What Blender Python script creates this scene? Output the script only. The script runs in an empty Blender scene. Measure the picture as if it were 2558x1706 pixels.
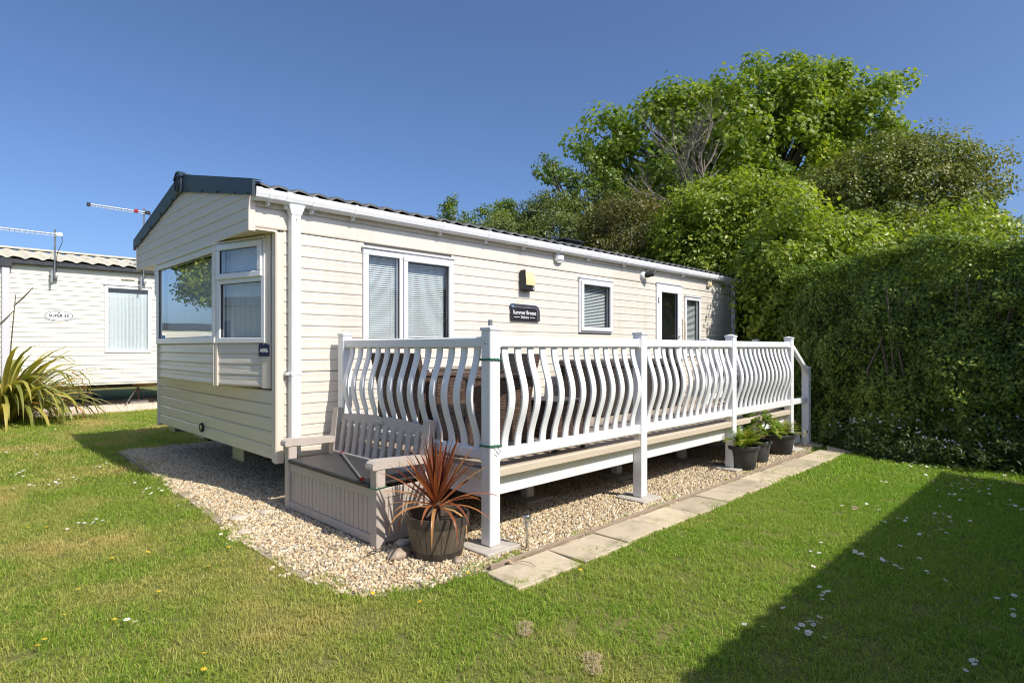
import bpy, math, random
import numpy as np
from mathutils import Vector, Matrix

random.seed(7)
RNG = np.random.default_rng(11)
R = math.radians
SC = bpy.context.scene
COL = SC.collection

# ------------------------------------------------------------------ camera, sky, sun, exposure
cam_d = bpy.data.cameras.new('camera')
cam_d.sensor_width = 36.0
cam_d.lens = 20.62
cam_d.shift_y = 0.0063
cam_d.clip_start = 0.05
cam_d.clip_end = 600
cam = bpy.data.objects.new('camera', cam_d)
cam.location = (0, 0, 1.4)
cam.rotation_euler = (R(90), 0, R(-45))
COL.objects.link(cam)
SC.camera = cam

SUN_TO = Vector((0.12, -1.0, 1.06)).normalized()
world = bpy.data.worlds.new('World')
SC.world = world
world.use_nodes = True
wn = world.node_tree
wn.nodes.clear()
w_out = wn.nodes.new('ShaderNodeOutputWorld')
w_bg = wn.nodes.new('ShaderNodeBackground')
w_sky = wn.nodes.new('ShaderNodeTexSky')
w_sky.sky_type = 'NISHITA'
w_sky.sun_disc = False
w_sky.sun_elevation = math.asin(SUN_TO.z)
w_sky.sun_rotation = math.atan2(SUN_TO.x, SUN_TO.y)
w_sky.air_density = 0.7
w_sky.dust_density = 2.0
w_sky.altitude = 0
w_sky.ozone_density = 7.5
w_bg.inputs['Strength'].default_value = 0.118
wn.links.new(w_sky.outputs[0], w_bg.inputs['Color'])
wn.links.new(w_bg.outputs[0], w_out.inputs['Surface'])

sun_d = bpy.data.lights.new('sun', 'SUN')
sun_d.energy = 3.5
sun_d.angle = R(0.53)
sun_d.color = (1.0, 0.94, 0.845)
sun = bpy.data.objects.new('sun', sun_d)
sun.rotation_euler = SUN_TO.to_track_quat('Z', 'Y').to_euler()
sun.location = (5, -20, 25)
COL.objects.link(sun)

SC.view_settings.view_transform = 'Standard'
SC.view_settings.look = 'None'
SC.view_settings.gamma = 1.0
SC.view_settings.exposure = 0.6
SC.view_settings.use_curve_mapping = False
SC.cycles.filter_width = 1.1
SC.cycles.use_denoising = True
SC.cycles.sample_clamp_indirect = 6.0
SC.cycles.max_bounces = 8
SC.cycles.transparent_max_bounces = 16

# ------------------------------------------------------------------ materials
def new_mat(name):
    m = bpy.data.materials.new(name)
    m.use_nodes = True
    nt = m.node_tree
    nt.nodes.clear()
    out = nt.nodes.new('ShaderNodeOutputMaterial')
    return m, nt, out

def N(nt, t, **kw):
    n = nt.nodes.new(t)
    for k, v in kw.items():
        if k in n.inputs:
            n.inputs[k].default_value = v
        else:
            setattr(n, k, v)
    return n

def c4(c):
    return (c[0], c[1], c[2], 1.0)

def ramp(nt, fac, stops):
    r = nt.nodes.new('ShaderNodeValToRGB')
    e = r.color_ramp.elements
    while len(e) < len(stops):
        e.new(0.5)
    for i, (p, c) in enumerate(stops):
        e[i].position = p
        e[i].color = c4(c)
    nt.links.new(fac, r.inputs[0])
    return r

def pbr(name, c1, c2=None, scale=4.0, stretch=(1, 1, 1), rough=0.5, rough2=None, metal=0.0, bump=None, spec=0.5, detail=5, world=True, dirt=None, coat=0.0):
    """Principled with a colour noise, an optional fine bump and optional dirt blotches."""
    m, nt, out = new_mat(name)
    p = N(nt, 'ShaderNodeBsdfPrincipled')
    p.inputs['Base Color'].default_value = c4(c1)
    p.inputs['Roughness'].default_value = rough
    p.inputs['Metallic'].default_value = metal
    p.inputs['Specular IOR Level'].default_value = spec
    p.inputs['Coat Weight'].default_value = coat
    nt.links.new(p.outputs[0], out.inputs['Surface'])
    if world:
        pos = N(nt, 'ShaderNodeNewGeometry').outputs['Position']
    else:
        pos = N(nt, 'ShaderNodeTexCoord').outputs['Object']
    mp = N(nt, 'ShaderNodeMapping')
    mp.inputs['Scale'].default_value = stretch
    nt.links.new(pos, mp.inputs['Vector'])
    if c2 is not None:
        nz = N(nt, 'ShaderNodeTexNoise', Scale=scale, Detail=detail, Roughness=0.6)
        nt.links.new(mp.outputs[0], nz.inputs['Vector'])
        rp = ramp(nt, nz.outputs['Fac'], [(0.32, c1), (0.7, c2)])
        col = rp.outputs[0]
        if dirt is not None:
            dc, dsc, lo, hi = dirt[:4]
            dz = N(nt, 'ShaderNodeTexNoise', Scale=dsc, Detail=6, Roughness=0.65)
            dm = N(nt, 'ShaderNodeMapping')
            dm.inputs['Scale'].default_value = dirt[4] if len(dirt) > 4 else (1, 1, 1)
            nt.links.new(pos, dm.inputs['Vector'])
            nt.links.new(dm.outputs[0], dz.inputs['Vector'])
            rd = ramp(nt, dz.outputs['Fac'], [(lo, (0, 0, 0)), (hi, (1, 1, 1))])
            mx = N(nt, 'ShaderNodeMix', data_type='RGBA')
            nt.links.new(rd.outputs[0], mx.inputs[0])
            nt.links.new(col, mx.inputs[6])
            mx.inputs[7].default_value = c4(dc)
            col = mx.outputs[2]
        nt.links.new(col, p.inputs['Base Color'])
        if rough2 is not None:
            mr = N(nt, 'ShaderNodeMapRange')
            mr.inputs['To Min'].default_value = rough
            mr.inputs['To Max'].default_value = rough2
            nt.links.new(nz.outputs['Fac'], mr.inputs['Value'])
            nt.links.new(mr.outputs[0], p.inputs['Roughness'])
    if bump is not None:
        bs, bst, bstretch = bump
        mp2 = N(nt, 'ShaderNodeMapping')
        mp2.inputs['Scale'].default_value = bstretch
        nt.links.new(pos, mp2.inputs['Vector'])
        bz = N(nt, 'ShaderNodeTexNoise', Scale=bs, Detail=6, Roughness=0.6)
        nt.links.new(mp2.outputs[0], bz.inputs['Vector'])
        b = N(nt, 'ShaderNodeBump', Strength=bst, Distance=0.01)
        nt.links.new(bz.outputs['Fac'], b.inputs['Height'])
        nt.links.new(b.outputs[0], p.inputs['Normal'])
    return m

def leaf_mat(name, stops, rough=0.45, trans=0.35, attr='rnd', patch=None, spec=0.4, tcol=None):
    """Leaf: colour varies leaf by leaf (attribute), some light passes through."""
    m, nt, out = new_mat(name)
    a = N(nt, 'ShaderNodeAttribute', attribute_name=attr)
    rp = ramp(nt, a.outputs['Fac'], stops)
    col = rp.outputs[0]
    if patch is not None:
        pc, psc, lo, hi = patch
        g = N(nt, 'ShaderNodeNewGeometry')
        nz = N(nt, 'ShaderNodeTexNoise', Scale=psc, Detail=4)
        nt.links.new(g.outputs['Position'], nz.inputs['Vector'])
        rd = ramp(nt, nz.outputs['Fac'], [(lo, (0, 0, 0)), (hi, (1, 1, 1))])
        # the lawn is drier towards the open front end; the shaded right's greener tone is painted in
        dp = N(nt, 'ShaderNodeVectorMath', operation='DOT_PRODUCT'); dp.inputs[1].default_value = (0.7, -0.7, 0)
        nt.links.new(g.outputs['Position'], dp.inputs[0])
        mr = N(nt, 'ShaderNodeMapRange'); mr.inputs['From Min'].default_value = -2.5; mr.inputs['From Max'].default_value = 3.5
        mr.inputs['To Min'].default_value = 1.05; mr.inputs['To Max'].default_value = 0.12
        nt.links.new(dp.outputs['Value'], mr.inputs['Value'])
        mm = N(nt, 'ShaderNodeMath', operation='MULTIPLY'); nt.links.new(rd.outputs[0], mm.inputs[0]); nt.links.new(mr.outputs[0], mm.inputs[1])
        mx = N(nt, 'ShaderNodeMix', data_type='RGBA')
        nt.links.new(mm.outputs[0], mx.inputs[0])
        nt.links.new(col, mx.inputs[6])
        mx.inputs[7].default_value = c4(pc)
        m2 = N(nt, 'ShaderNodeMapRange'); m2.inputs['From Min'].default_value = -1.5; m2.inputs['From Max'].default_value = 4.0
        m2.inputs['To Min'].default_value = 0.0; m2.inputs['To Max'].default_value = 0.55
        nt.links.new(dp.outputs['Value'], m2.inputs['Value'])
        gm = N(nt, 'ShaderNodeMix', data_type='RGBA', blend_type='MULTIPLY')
        nt.links.new(m2.outputs[0], gm.inputs[0]); nt.links.new(mx.outputs[2], gm.inputs[6]); gm.inputs[7].default_value = (0.72, 1.08, 0.62, 1)  # green tint growing to the right, painted for the lawn's tone in shade
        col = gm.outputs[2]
    p = N(nt, 'ShaderNodeBsdfPrincipled')
    p.inputs['Roughness'].default_value = rough
    p.inputs['Specular IOR Level'].default_value = spec
    nt.links.new(col, p.inputs['Base Color'])
    t = N(nt, 'ShaderNodeBsdfTranslucent')
    br = N(nt, 'ShaderNodeMix', data_type='RGBA', blend_type='MULTIPLY')
    br.inputs[0].default_value = 1.0
    nt.links.new(col, br.inputs[6])
    br.inputs[7].default_value = c4(tcol or (1.7, 1.8, 0.7))
    nt.links.new(br.outputs[2], t.inputs['Color'])
    ms = N(nt, 'ShaderNodeMixShader')
    ms.inputs[0].default_value = trans
    nt.links.new(p.outputs[0], ms.inputs[1])
    nt.links.new(t.outputs[0], ms.inputs[2])
    nt.links.new(ms.outputs[0], out.inputs['Surface'])
    return m

def tint_objects(m, lo=(0.80, 0.79, 0.77), hi=(1.06, 1.04, 1.0)):
    nt = m.node_tree
    p = [n for n in nt.nodes if n.type == 'BSDF_PRINCIPLED'][0]
    src = p.inputs['Base Color'].links[0].from_socket
    oi = N(nt, 'ShaderNodeObjectInfo'); rp = ramp(nt, oi.outputs['Random'], [(0, lo), (1, hi)])
    mx = N(nt, 'ShaderNodeMix', data_type='RGBA', blend_type='MULTIPLY'); mx.inputs[0].default_value = 1.0
    nt.links.new(src, mx.inputs[6]); nt.links.new(rp.outputs[0], mx.inputs[7]); nt.links.new(mx.outputs[2], p.inputs['Base Color'])
    return m

def glass_mat(name, tint=(0.86, 0.9, 0.9), boost=1.0, wav=0.0):
    m, nt, out = new_mat(name)
    # thin pane: reflectance of both faces by Schlick's law, the same from either side
    ge = N(nt, 'ShaderNodeNewGeometry')
    dt = N(nt, 'ShaderNodeVectorMath', operation='DOT_PRODUCT')
    nt.links.new(ge.outputs['Incoming'], dt.inputs[0]); nt.links.new(ge.outputs['Normal'], dt.inputs[1])
    ab = N(nt, 'ShaderNodeMath', operation='ABSOLUTE'); nt.links.new(dt.outputs['Value'], ab.inputs[0])
    om = N(nt, 'ShaderNodeMath', operation='SUBTRACT'); om.inputs[0].default_value = 1.0; nt.links.new(ab.outputs[0], om.inputs[1])
    pw = N(nt, 'ShaderNodeMath', operation='POWER'); pw.inputs[1].default_value = 4.2; nt.links.new(om.outputs[0], pw.inputs[0])
    fr = N(nt, 'ShaderNodeMath', operation='MULTIPLY_ADD'); fr.inputs[1].default_value = 0.92; fr.inputs[2].default_value = 0.08; nt.links.new(pw.outputs[0], fr.inputs[0])
    tr = N(nt, 'ShaderNodeBsdfTransparent')
    tr.inputs['Color'].default_value = c4(tint)
    gl = N(nt, 'ShaderNodeBsdfGlossy', Roughness=0.0)
    gl.inputs['Color'].default_value = (1, 1, 1, 1)
    mu = N(nt, 'ShaderNodeMath', operation='MULTIPLY')
    mu.use_clamp = True
    mu.inputs[1].default_value = boost
    nt.links.new(fr.outputs[0], mu.inputs[0])
    ms = N(nt, 'ShaderNodeMixShader')
    nt.links.new(mu.outputs[0], ms.inputs[0])
    nt.links.new(tr.outputs[0], ms.inputs[1])
    nt.links.new(gl.outputs[0], ms.inputs[2])
    nt.links.new(ms.outputs[0], out.inputs['Surface'])
    if wav:
        g = N(nt, 'ShaderNodeNewGeometry')
        nz = N(nt, 'ShaderNodeTexNoise', Scale=1.4, Detail=1)
        nt.links.new(g.outputs['Position'], nz.inputs['Vector'])
        b = N(nt, 'ShaderNodeBump', Strength=wav, Distance=0.02)
        nt.links.new(nz.outputs['Fac'], b.inputs['Height'])
        nt.links.new(b.outputs[0], gl.inputs['Normal'])
    return m

def weave_mat(name, c1, c2):
    m, nt, out = new_mat(name)
    p = N(nt, 'ShaderNodeBsdfPrincipled', Roughness=0.45)
    g = N(nt, 'ShaderNodeNewGeometry')
    mp = N(nt, 'ShaderNodeMapping')
    mp.inputs['Rotation'].default_value = (0, 0, R(45))
    nt.links.new(g.outputs['Position'], mp.inputs['Vector'])
    sx = N(nt, 'ShaderNodeSeparateXYZ')
    nt.links.new(mp.outputs[0], sx.inputs[0])
    su = N(nt, 'ShaderNodeMath', operation='ADD')
    nt.links.new(sx.outputs[0], su.inputs[0])
    nt.links.new(sx.outputs[1], su.inputs[1])
    cb = N(nt, 'ShaderNodeCombineXYZ')
    nt.links.new(su.outputs[0], cb.inputs[0])
    nt.links.new(sx.outputs[2], cb.inputs[1])
    bt = N(nt, 'ShaderNodeTexBrick', Scale=1.0)
    bt.inputs['Brick Width'].default_value = 0.030
    bt.inputs['Row Height'].default_value = 0.012
    bt.inputs['Mortar Size'].default_value = 0.002
    bt.inputs['Mortar Smooth'].default_value = 0.6
    bt.inputs['Color1'].default_value = c4(c1)
    bt.inputs['Color2'].default_value = c4(c2)
    bt.inputs['Mortar'].default_value = (0.01, 0.008, 0.007, 1)
    nt.links.new(cb.outputs[0], bt.inputs['Vector'])
    nt.links.new(bt.outputs['Color'], p.inputs['Base Color'])
    b = N(nt, 'ShaderNodeBump', Strength=0.8, Distance=0.004)
    b.invert = True
    nt.links.new(bt.outputs['Fac'], b.inputs['Height'])
    nt.links.new(b.outputs[0], p.inputs['Normal'])
    nt.links.new(p.outputs[0], out.inputs['Surface'])
    return m

def ground_mat(name, stops, sc1, sc2, stops2, lo, hi, bump=(180, 0.6)):
    m, nt, out = new_mat(name)
    p = N(nt, 'ShaderNodeBsdfPrincipled', Roughness=0.9)
    p.inputs['Specular IOR Level'].default_value = 0.15
    g = N(nt, 'ShaderNodeNewGeometry')
    n1 = N(nt, 'ShaderNodeTexNoise', Scale=sc1, Detail=6, Roughness=0.7)
    n2 = N(nt, 'ShaderNodeTexNoise', Scale=sc2, Detail=5, Roughness=0.6)
    for n in (n1, n2):
        nt.links.new(g.outputs['Position'], n.inputs['Vector'])
    r1 = ramp(nt, n1.outputs['Fac'], stops)
    r2 = ramp(nt, n1.outputs['Fac'], stops2)
    rf = ramp(nt, n2.outputs['Fac'], [(lo, (0, 0, 0)), (hi, (1, 1, 1))])
    mx = N(nt, 'ShaderNodeMix', data_type='RGBA')
    nt.links.new(rf.outputs[0], mx.inputs[0])
    nt.links.new(r1.outputs[0], mx.inputs[6])
    nt.links.new(r2.outputs[0], mx.inputs[7])
    nt.links.new(mx.outputs[2], p.inputs['Base Color'])
    bz = N(nt, 'ShaderNodeTexNoise', Scale=bump[0], Detail=3)
    nt.links.new(g.outputs['Position'], bz.inputs['Vector'])
    b = N(nt, 'ShaderNodeBump', Strength=bump[1], Distance=0.02)
    nt.links.new(bz.outputs['Fac'], b.inputs['Height'])
    nt.links.new(b.outputs[0], p.inputs['Normal'])
    nt.links.new(p.outputs[0], out.inputs['Surface'])
    return m

def random_mat(name, stops, rough=0.75, bump=None, source='instance'):
    """Colour picked per instance or per object."""
    m, nt, out = new_mat(name)
    p = N(nt, 'ShaderNodeBsdfPrincipled', Roughness=rough)
    p.inputs['Specular IOR Level'].default_value = 0.3
    oi = N(nt, 'ShaderNodeObjectInfo')
    rp = ramp(nt, oi.outputs['Random'], stops)
    g = N(nt, 'ShaderNodeNewGeometry')
    nz = N(nt, 'ShaderNodeTexNoise', Scale=70, Detail=3)
    nt.links.new(g.outputs['Position'], nz.inputs['Vector'])
    mx = N(nt, 'ShaderNodeMix', data_type='RGBA', blend_type='MULTIPLY')
    mx.inputs[0].default_value = 0.6
    rr = ramp(nt, nz.outputs['Fac'], [(0.3, (0.72, 0.68, 0.62)), (0.65, (1.1, 1.1, 1.1))])
    nt.links.new(rp.outputs[0], mx.inputs[6])
    nt.links.new(rr.outputs[0], mx.inputs[7])
    nt.links.new(mx.outputs[2], p.inputs['Base Color'])
    nt.links.new(p.outputs[0], out.inputs['Surface'])
    return m

M = {}
M['clad'] = pbr('cream_cladding', (0.715, 0.66, 0.575), (0.68, 0.62, 0.53), scale=5, stretch=(0.5, 0.5, 14), rough=0.38, rough2=0.5, bump=(7, 0.10, (0.6, 0.6, 30)), dirt=((0.50, 0.455, 0.37), 3.2, 0.50, 0.95, (1, 1, 0.16)))
M['clad_gloss'] = pbr('cream_front_panel', (0.72, 0.655, 0.57), (0.68, 0.605, 0.50), scale=4, stretch=(0.5, 0.5, 12), rough=0.16, rough2=0.26, bump=(5, 0.5, (1, 0.7, 5)), spec=0.6)
M['clad_grey'] = pbr('cream_gable_boards', (0.72, 0.66, 0.585), (0.685, 0.62, 0.54), scale=5, stretch=(0.5, 0.5, 12), rough=0.3, rough2=0.45, bump=(6, 0.15, (0.6, 0.6, 20)))
M['trim'] = pbr('cream_trim', (0.74, 0.65, 0.54), (0.71, 0.615, 0.505), scale=6, stretch=(1, 1, 0.3), rough=0.4)
M['pvc'] = pbr('white_pvc', (0.80, 0.805, 0.81), (0.76, 0.765, 0.77), scale=3, rough=0.28, rough2=0.42, dirt=((0.58, 0.56, 0.47), 7.0, 0.56, 0.88, (1, 1, 0.5)))
M['pvc_frame'] = pbr('white_window_frame', (0.80, 0.80, 0.80), (0.76, 0.76, 0.76), scale=5, rough=0.25)
M['fascia'] = pbr('dark_blue_grey_bargeboard', (0.024, 0.040, 0.058), (0.030, 0.047, 0.066), scale=6, rough=0.38, bump=(40, 0.05, (1, 1, 1)))
M['rooft'] = pbr('dark_tile_sheet', (0.045, 0.048, 0.05), (0.085, 0.088, 0.085), scale=9, rough=0.5, bump=(250, 0.25, (1, 1, 1)))
M['black'] = pbr('black_plastic', (0.012, 0.012, 0.013), (0.02, 0.02, 0.02), scale=20, rough=0.4)
M['screw'] = pbr('dark_screw_cap', (0.01, 0.012, 0.016), rough=0.4)
M['glass'] = glass_mat('window_glass', boost=1.0)
M['glass_bay'] = glass_mat('bay_window_glass', (0.84, 0.88, 0.89), boost=1.7, wav=0.04)
M['blind'] = pbr('white_blind_slat', (0.78, 0.80, 0.80), (0.74, 0.76, 0.76), scale=8, rough=0.45)
M['net'] = pbr('grey_white_curtain', (0.80, 0.80, 0.79), (0.72, 0.72, 0.71), scale=6, stretch=(6, 6, 0.4), rough=0.85)
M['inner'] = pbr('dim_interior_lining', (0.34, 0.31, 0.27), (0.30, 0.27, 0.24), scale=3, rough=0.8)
M['steel'] = pbr('galvanised_steel', (0.42, 0.44, 0.45), (0.30, 0.31, 0.31), scale=14, rough=0.42, metal=0.85)
M['rust'] = pbr('rusty_steel', (0.16, 0.08, 0.045), (0.26, 0.14, 0.08), scale=20, rough=0.85)
M['ruststain'] = pbr('rust_stain_on_pvc', (0.58, 0.40, 0.22), (0.70, 0.58, 0.44), scale=40, rough=0.6)
M['dark_steel'] = pbr('black_chassis_steel', (0.022, 0.022, 0.023), (0.045, 0.04, 0.035), scale=12, rough=0.6)
M['bench'] = pbr('taupe_resin', (0.52, 0.455, 0.395), (0.475, 0.412, 0.355), scale=10, stretch=(1, 1, 1), rough=0.48, bump=(30, 0.12, (1, 1, 4)))
M['lid'] = pbr('charcoal_resin_lid', (0.026, 0.026, 0.028), (0.052, 0.050, 0.048), scale=14, stretch=(3, 0.6, 1), rough=0.42, rough2=0.62, bump=(60, 0.15, (4, 0.7, 1)))
M['pot'] = pbr('weathered_barrel_resin', (0.088, 0.069, 0.050), (0.155, 0.124, 0.090), scale=22, stretch=(3, 3, 0.5), rough=0.55, bump=(60, 0.3, (3, 3, 0.4)))
M['potband'] = pbr('dark_barrel_band', (0.040, 0.033, 0.027), (0.065, 0.053, 0.042), scale=14, rough=0.5)
M['blackpot'] = pbr('black_nursery_pot', (0.018, 0.019, 0.021), (0.05, 0.05, 0.052), scale=8, rough=0.38, rough2=0.6)
M['greypot'] = pbr('grey_nursery_pot', (0.05, 0.055, 0.06), (0.08, 0.085, 0.088), scale=8, rough=0.45)
M['soil'] = pbr('potting_soil', (0.02, 0.014, 0.01), (0.06, 0.042, 0.03), scale=60, rough=0.95, bump=(90, 0.8, (1, 1, 1)))
M['slab'] = pbr('buff_concrete_slab', (0.60, 0.51, 0.37), (0.52, 0.435, 0.305), scale=7, rough=0.85, bump=(140, 0.35, (1, 1, 1)), dirt=((0.27, 0.235, 0.165), 4.5, 0.50, 0.78))
M['pad'] = pbr('grey_concrete_pad', (0.50, 0.46, 0.40), (0.42, 0.385, 0.33), scale=9, rough=0.85, bump=(140, 0.35, (1, 1, 1)))
M['block'] = pbr('concrete_block', (0.30, 0.28, 0.25), (0.22, 0.20, 0.18), scale=14, rough=0.9, bump=(90, 0.5, (1, 1, 1)))
M['timber'] = pbr('weathered_edging_timber', (0.26, 0.19, 0.135), (0.38, 0.30, 0.22), scale=18, stretch=(0.5, 3, 3), rough=0.85, bump=(50, 0.6, (0.5, 4, 4)))
M['wood'] = pbr('rough_pine', (0.40, 0.26, 0.14), (0.30, 0.19, 0.10), scale=12, stretch=(0.5, 3, 3), rough=0.8)
M['deck'] = pbr('taupe_deck_board', (0.33, 0.265, 0.205), (0.41, 0.335, 0.26), scale=16, stretch=(0.25, 3, 1), rough=0.7, bump=(20, 0.5, (0.05, 9, 1)))
M['decktrim'] = pbr('beige_deck_edge', (0.58, 0.495, 0.385), (0.52, 0.44, 0.335), scale=10, stretch=(0.4, 2, 2), rough=0.55)
M['wicker'] = weave_mat('brown_wicker', (0.075, 0.043, 0.03), (0.16, 0.10, 0.072))
M['wicker_dark'] = weave_mat('dark_wicker', (0.034, 0.026, 0.024), (0.06, 0.048, 0.043))
M['board_dark'] = pbr('dark_brown_plastic', (0.035, 0.026, 0.023), (0.05, 0.04, 0.035), scale=12, rough=0.5)
M['chrome'] = pbr('brushed_stainless', (0.62, 0.60, 0.57), (0.52, 0.50, 0.47), scale=20, stretch=(1, 1, 0.2), rough=0.28, metal=1.0)
M['lens'] = pbr('clear_ribbed_plastic', (0.55, 0.55, 0.52), (0.42, 0.42, 0.38), scale=30, rough=0.2)
M['solar'] = pbr('solar_cell', (0.02, 0.02, 0.035), rough=0.15)
M['sirencream'] = pbr('yellowed_plastic', (0.74, 0.62, 0.33), (0.70, 0.57, 0.30), scale=8, rough=0.35)
M['white_plastic'] = pbr('white_plastic_box', (0.74, 0.74, 0.73), (0.68, 0.68, 0.66), scale=10, rough=0.4)
M['cream_plastic'] = pbr('cream_plastic', (0.70, 0.62, 0.46), (0.66, 0.57, 0.41), scale=10, rough=0.4)
M['signblack'] = pbr('charcoal_sign_panel', (0.020, 0.020, 0.023), (0.026, 0.026, 0.03), scale=5, rough=0.3)
M['signgrey'] = pbr('slate_sign_band', (0.058, 0.058, 0.075), rough=0.3)
M['signline'] = pbr('silver_sign_line', (0.42, 0.42, 0.45), rough=0.4)
M['signwhite'] = pbr('white_sign_print', (0.82, 0.82, 0.82), rough=0.4)
M['signblue'] = pbr('blue_sign_print', (0.022, 0.075, 0.20), rough=0.35)
M['navy'] = pbr('navy_plate', (0.010, 0.016, 0.060), rough=0.35)
M['purpleprint'] = pbr('dark_purple_print', (0.012, 0.008, 0.025), rough=0.4)
M['nclad'] = pbr('pale_cream_panel', (0.76, 0.745, 0.62), (0.72, 0.70, 0.57), scale=5, stretch=(0.5, 0.5, 10), rough=0.42, dirt=((0.60, 0.52, 0.36), 1.5, 0.60, 0.9))
M['nroof'] = pbr('beige_tile_sheet', (0.40, 0.375, 0.30), (0.52, 0.49, 0.40), scale=14, rough=0.85, bump=(120, 0.5, (1, 1, 1)))
M['ntrim'] = pbr('mauve_grey_downpipe', (0.62, 0.60, 0.62), rough=0.4)
M['grey_gutter'] = pbr('dark_grey_gutter', (0.03, 0.032, 0.037), (0.05, 0.052, 0.055), scale=10, rough=0.4)
M['bark'] = pbr('grey_brown_bark', (0.085, 0.065, 0.048), (0.15, 0.12, 0.09), scale=14, stretch=(3, 3, 0.6), rough=0.9, bump=(30, 0.8, (3, 3, 0.6)))
M['deadwood'] = pbr('pale_dead_wood', (0.16, 0.135, 0.105), (0.25, 0.21, 0.165), scale=18, rough=0.85)
M['cord'] = pbr('green_bungee', (0.012, 0.15, 0.075), (0.02, 0.10, 0.055), scale=90, rough=0.7)
M['redpl'] = pbr('red_plastic', (0.33, 0.012, 0.018), rough=0.35)
M['stone'] = pbr('brown_flint', (0.26, 0.19, 0.12), (0.42, 0.34, 0.25), scale=12, rough=0.55, bump=(30, 0.4, (1, 1, 1)))
M['palestone'] = pbr('pale_flint', (0.55, 0.47, 0.37), (0.47, 0.40, 0.31), scale=10, rough=0.6, bump=(30, 0.3, (1, 1, 1)))
M['pebble'] = random_mat('flint_pebble', [(0.0, (0.474, 0.350, 0.200)), (0.16, (0.700, 0.583, 0.380)), (0.30, (0.309, 0.201, 0.110)), (0.42, (0.783, 0.721, 0.550)), (0.58, (0.536, 0.382, 0.210)), (0.72, (0.680, 0.572, 0.390)), (0.86, (0.206, 0.170, 0.130)), (1.0, (0.803, 0.763, 0.620))], rough=0.6)
M['pebble2'] = random_mat('pale_pebble', [(0.0, (0.66, 0.52, 0.40)), (0.4, (0.76, 0.66, 0.54)), (0.8, (0.58, 0.44, 0.32)), (1.0, (0.78, 0.72, 0.64))], rough=0.7)
M['petal'] = pbr('daisy_petal', (0.84, 0.84, 0.82), rough=0.6)
M['yolk'] = pbr('yellow_flower', (0.78, 0.50, 0.02), rough=0.6)
M['forget'] = pbr('pale_blue_petal', (0.50, 0.56, 0.72), (0.64, 0.66, 0.76), scale=20, rough=0.6)
M['straw'] = pbr('dry_grass', (0.48, 0.39, 0.21), (0.36, 0.28, 0.14), scale=40, rough=0.9)
M['dryleaf'] = pbr('dry_brown_leaf', (0.34, 0.22, 0.12), (0.45, 0.32, 0.20), scale=30, rough=0.8)
M['stem'] = pbr('green_stem', (0.10, 0.15, 0.035), rough=0.6)
M['cream_flower'] = pbr('cream_flower', (0.74, 0.72, 0.56), rough=0.7)

tint_objects(M['slab']); tint_objects(M['deck'], (0.82, 0.82, 0.82), (1.08, 1.07, 1.05)); tint_objects(M['clad'], (0.965, 0.96, 0.955), (1.0, 1.0, 1.0))
M['lawn'] = ground_mat('lawn_soil_and_grass', [(0.25, (0.10, 0.115, 0.030)), (0.55, (0.18, 0.185, 0.050)), (0.8, (0.27, 0.235, 0.09))], 22, 0.9,
                       [(0.25, (0.17, 0.135, 0.06)), (0.55, (0.29, 0.23, 0.11)), (0.8, (0.38, 0.29, 0.15))], 0.50, 0.78)
M['gravel'] = ground_mat('gravel_bed', [(0.25, (0.20, 0.15, 0.10)), (0.5, (0.42, 0.34, 0.24)), (0.75, (0.60, 0.52, 0.41))], 85, 6,
                         [(0.25, (0.16, 0.12, 0.09)), (0.5, (0.38, 0.30, 0.21)), (0.75, (0.58, 0.50, 0.40))], 0.4, 0.7, bump=(60, 1.0))
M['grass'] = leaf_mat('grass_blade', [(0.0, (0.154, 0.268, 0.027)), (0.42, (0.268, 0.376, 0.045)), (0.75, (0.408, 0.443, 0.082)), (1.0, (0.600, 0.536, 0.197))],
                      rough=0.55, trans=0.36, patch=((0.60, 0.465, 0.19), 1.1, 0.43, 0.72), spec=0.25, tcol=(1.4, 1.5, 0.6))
M['sycamore'] = leaf_mat('sycamore_leaf', [(0.0, (0.109, 0.168, 0.018)), (0.5, (0.205, 0.287, 0.027)), (1.0, (0.374, 0.391, 0.042))], trans=0.38)
M['elm'] = leaf_mat('elm_leaf', [(0.0, (0.088, 0.141, 0.025)), (0.6, (0.150, 0.216, 0.037)), (1.0, (0.287, 0.309, 0.060))], trans=0.30)
M['elder'] = leaf_mat('elder_leaf', [(0.0, (0.105, 0.137, 0.036)), (0.6, (0.176, 0.215, 0.058)), (1.0, (0.295, 0.286, 0.098))], trans=0.32)
M['brownish'] = leaf_mat('blackthorn_leaf', [(0.0, (0.084, 0.098, 0.026)), (0.6, (0.161, 0.156, 0.044)), (1.0, (0.281, 0.189, 0.078))], trans=0.28)
M['dogwood'] = leaf_mat('bright_dogwood_leaf', [(0.0, (0.121, 0.182, 0.022)), (0.5, (0.242, 0.307, 0.036)), (1.0, (0.398, 0.416, 0.057))], trans=0.36, rough=0.4)
M['hawthorn'] = leaf_mat('hawthorn_leaf', [(0.0, (0.097, 0.130, 0.026)), (0.6, (0.191, 0.212, 0.044)), (1.0, (0.367, 0.302, 0.081))], trans=0.25)
M['privet'] = leaf_mat('privet_leaf', [(0.0, (0.081, 0.136, 0.022)), (0.6, (0.162, 0.237, 0.035)), (1.0, (0.322, 0.361, 0.057))], trans=0.24, rough=0.5, spec=0.3)
M['phormium'] = leaf_mat('phormium_blade', [(0.0, (0.144, 0.166, 0.028)), (0.5, (0.338, 0.323, 0.066)), (0.8, (0.574, 0.420, 0.110)), (1.0, (0.675, 0.300, 0.099))], trans=0.22, attr='rnd', rough=0.4)
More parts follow.
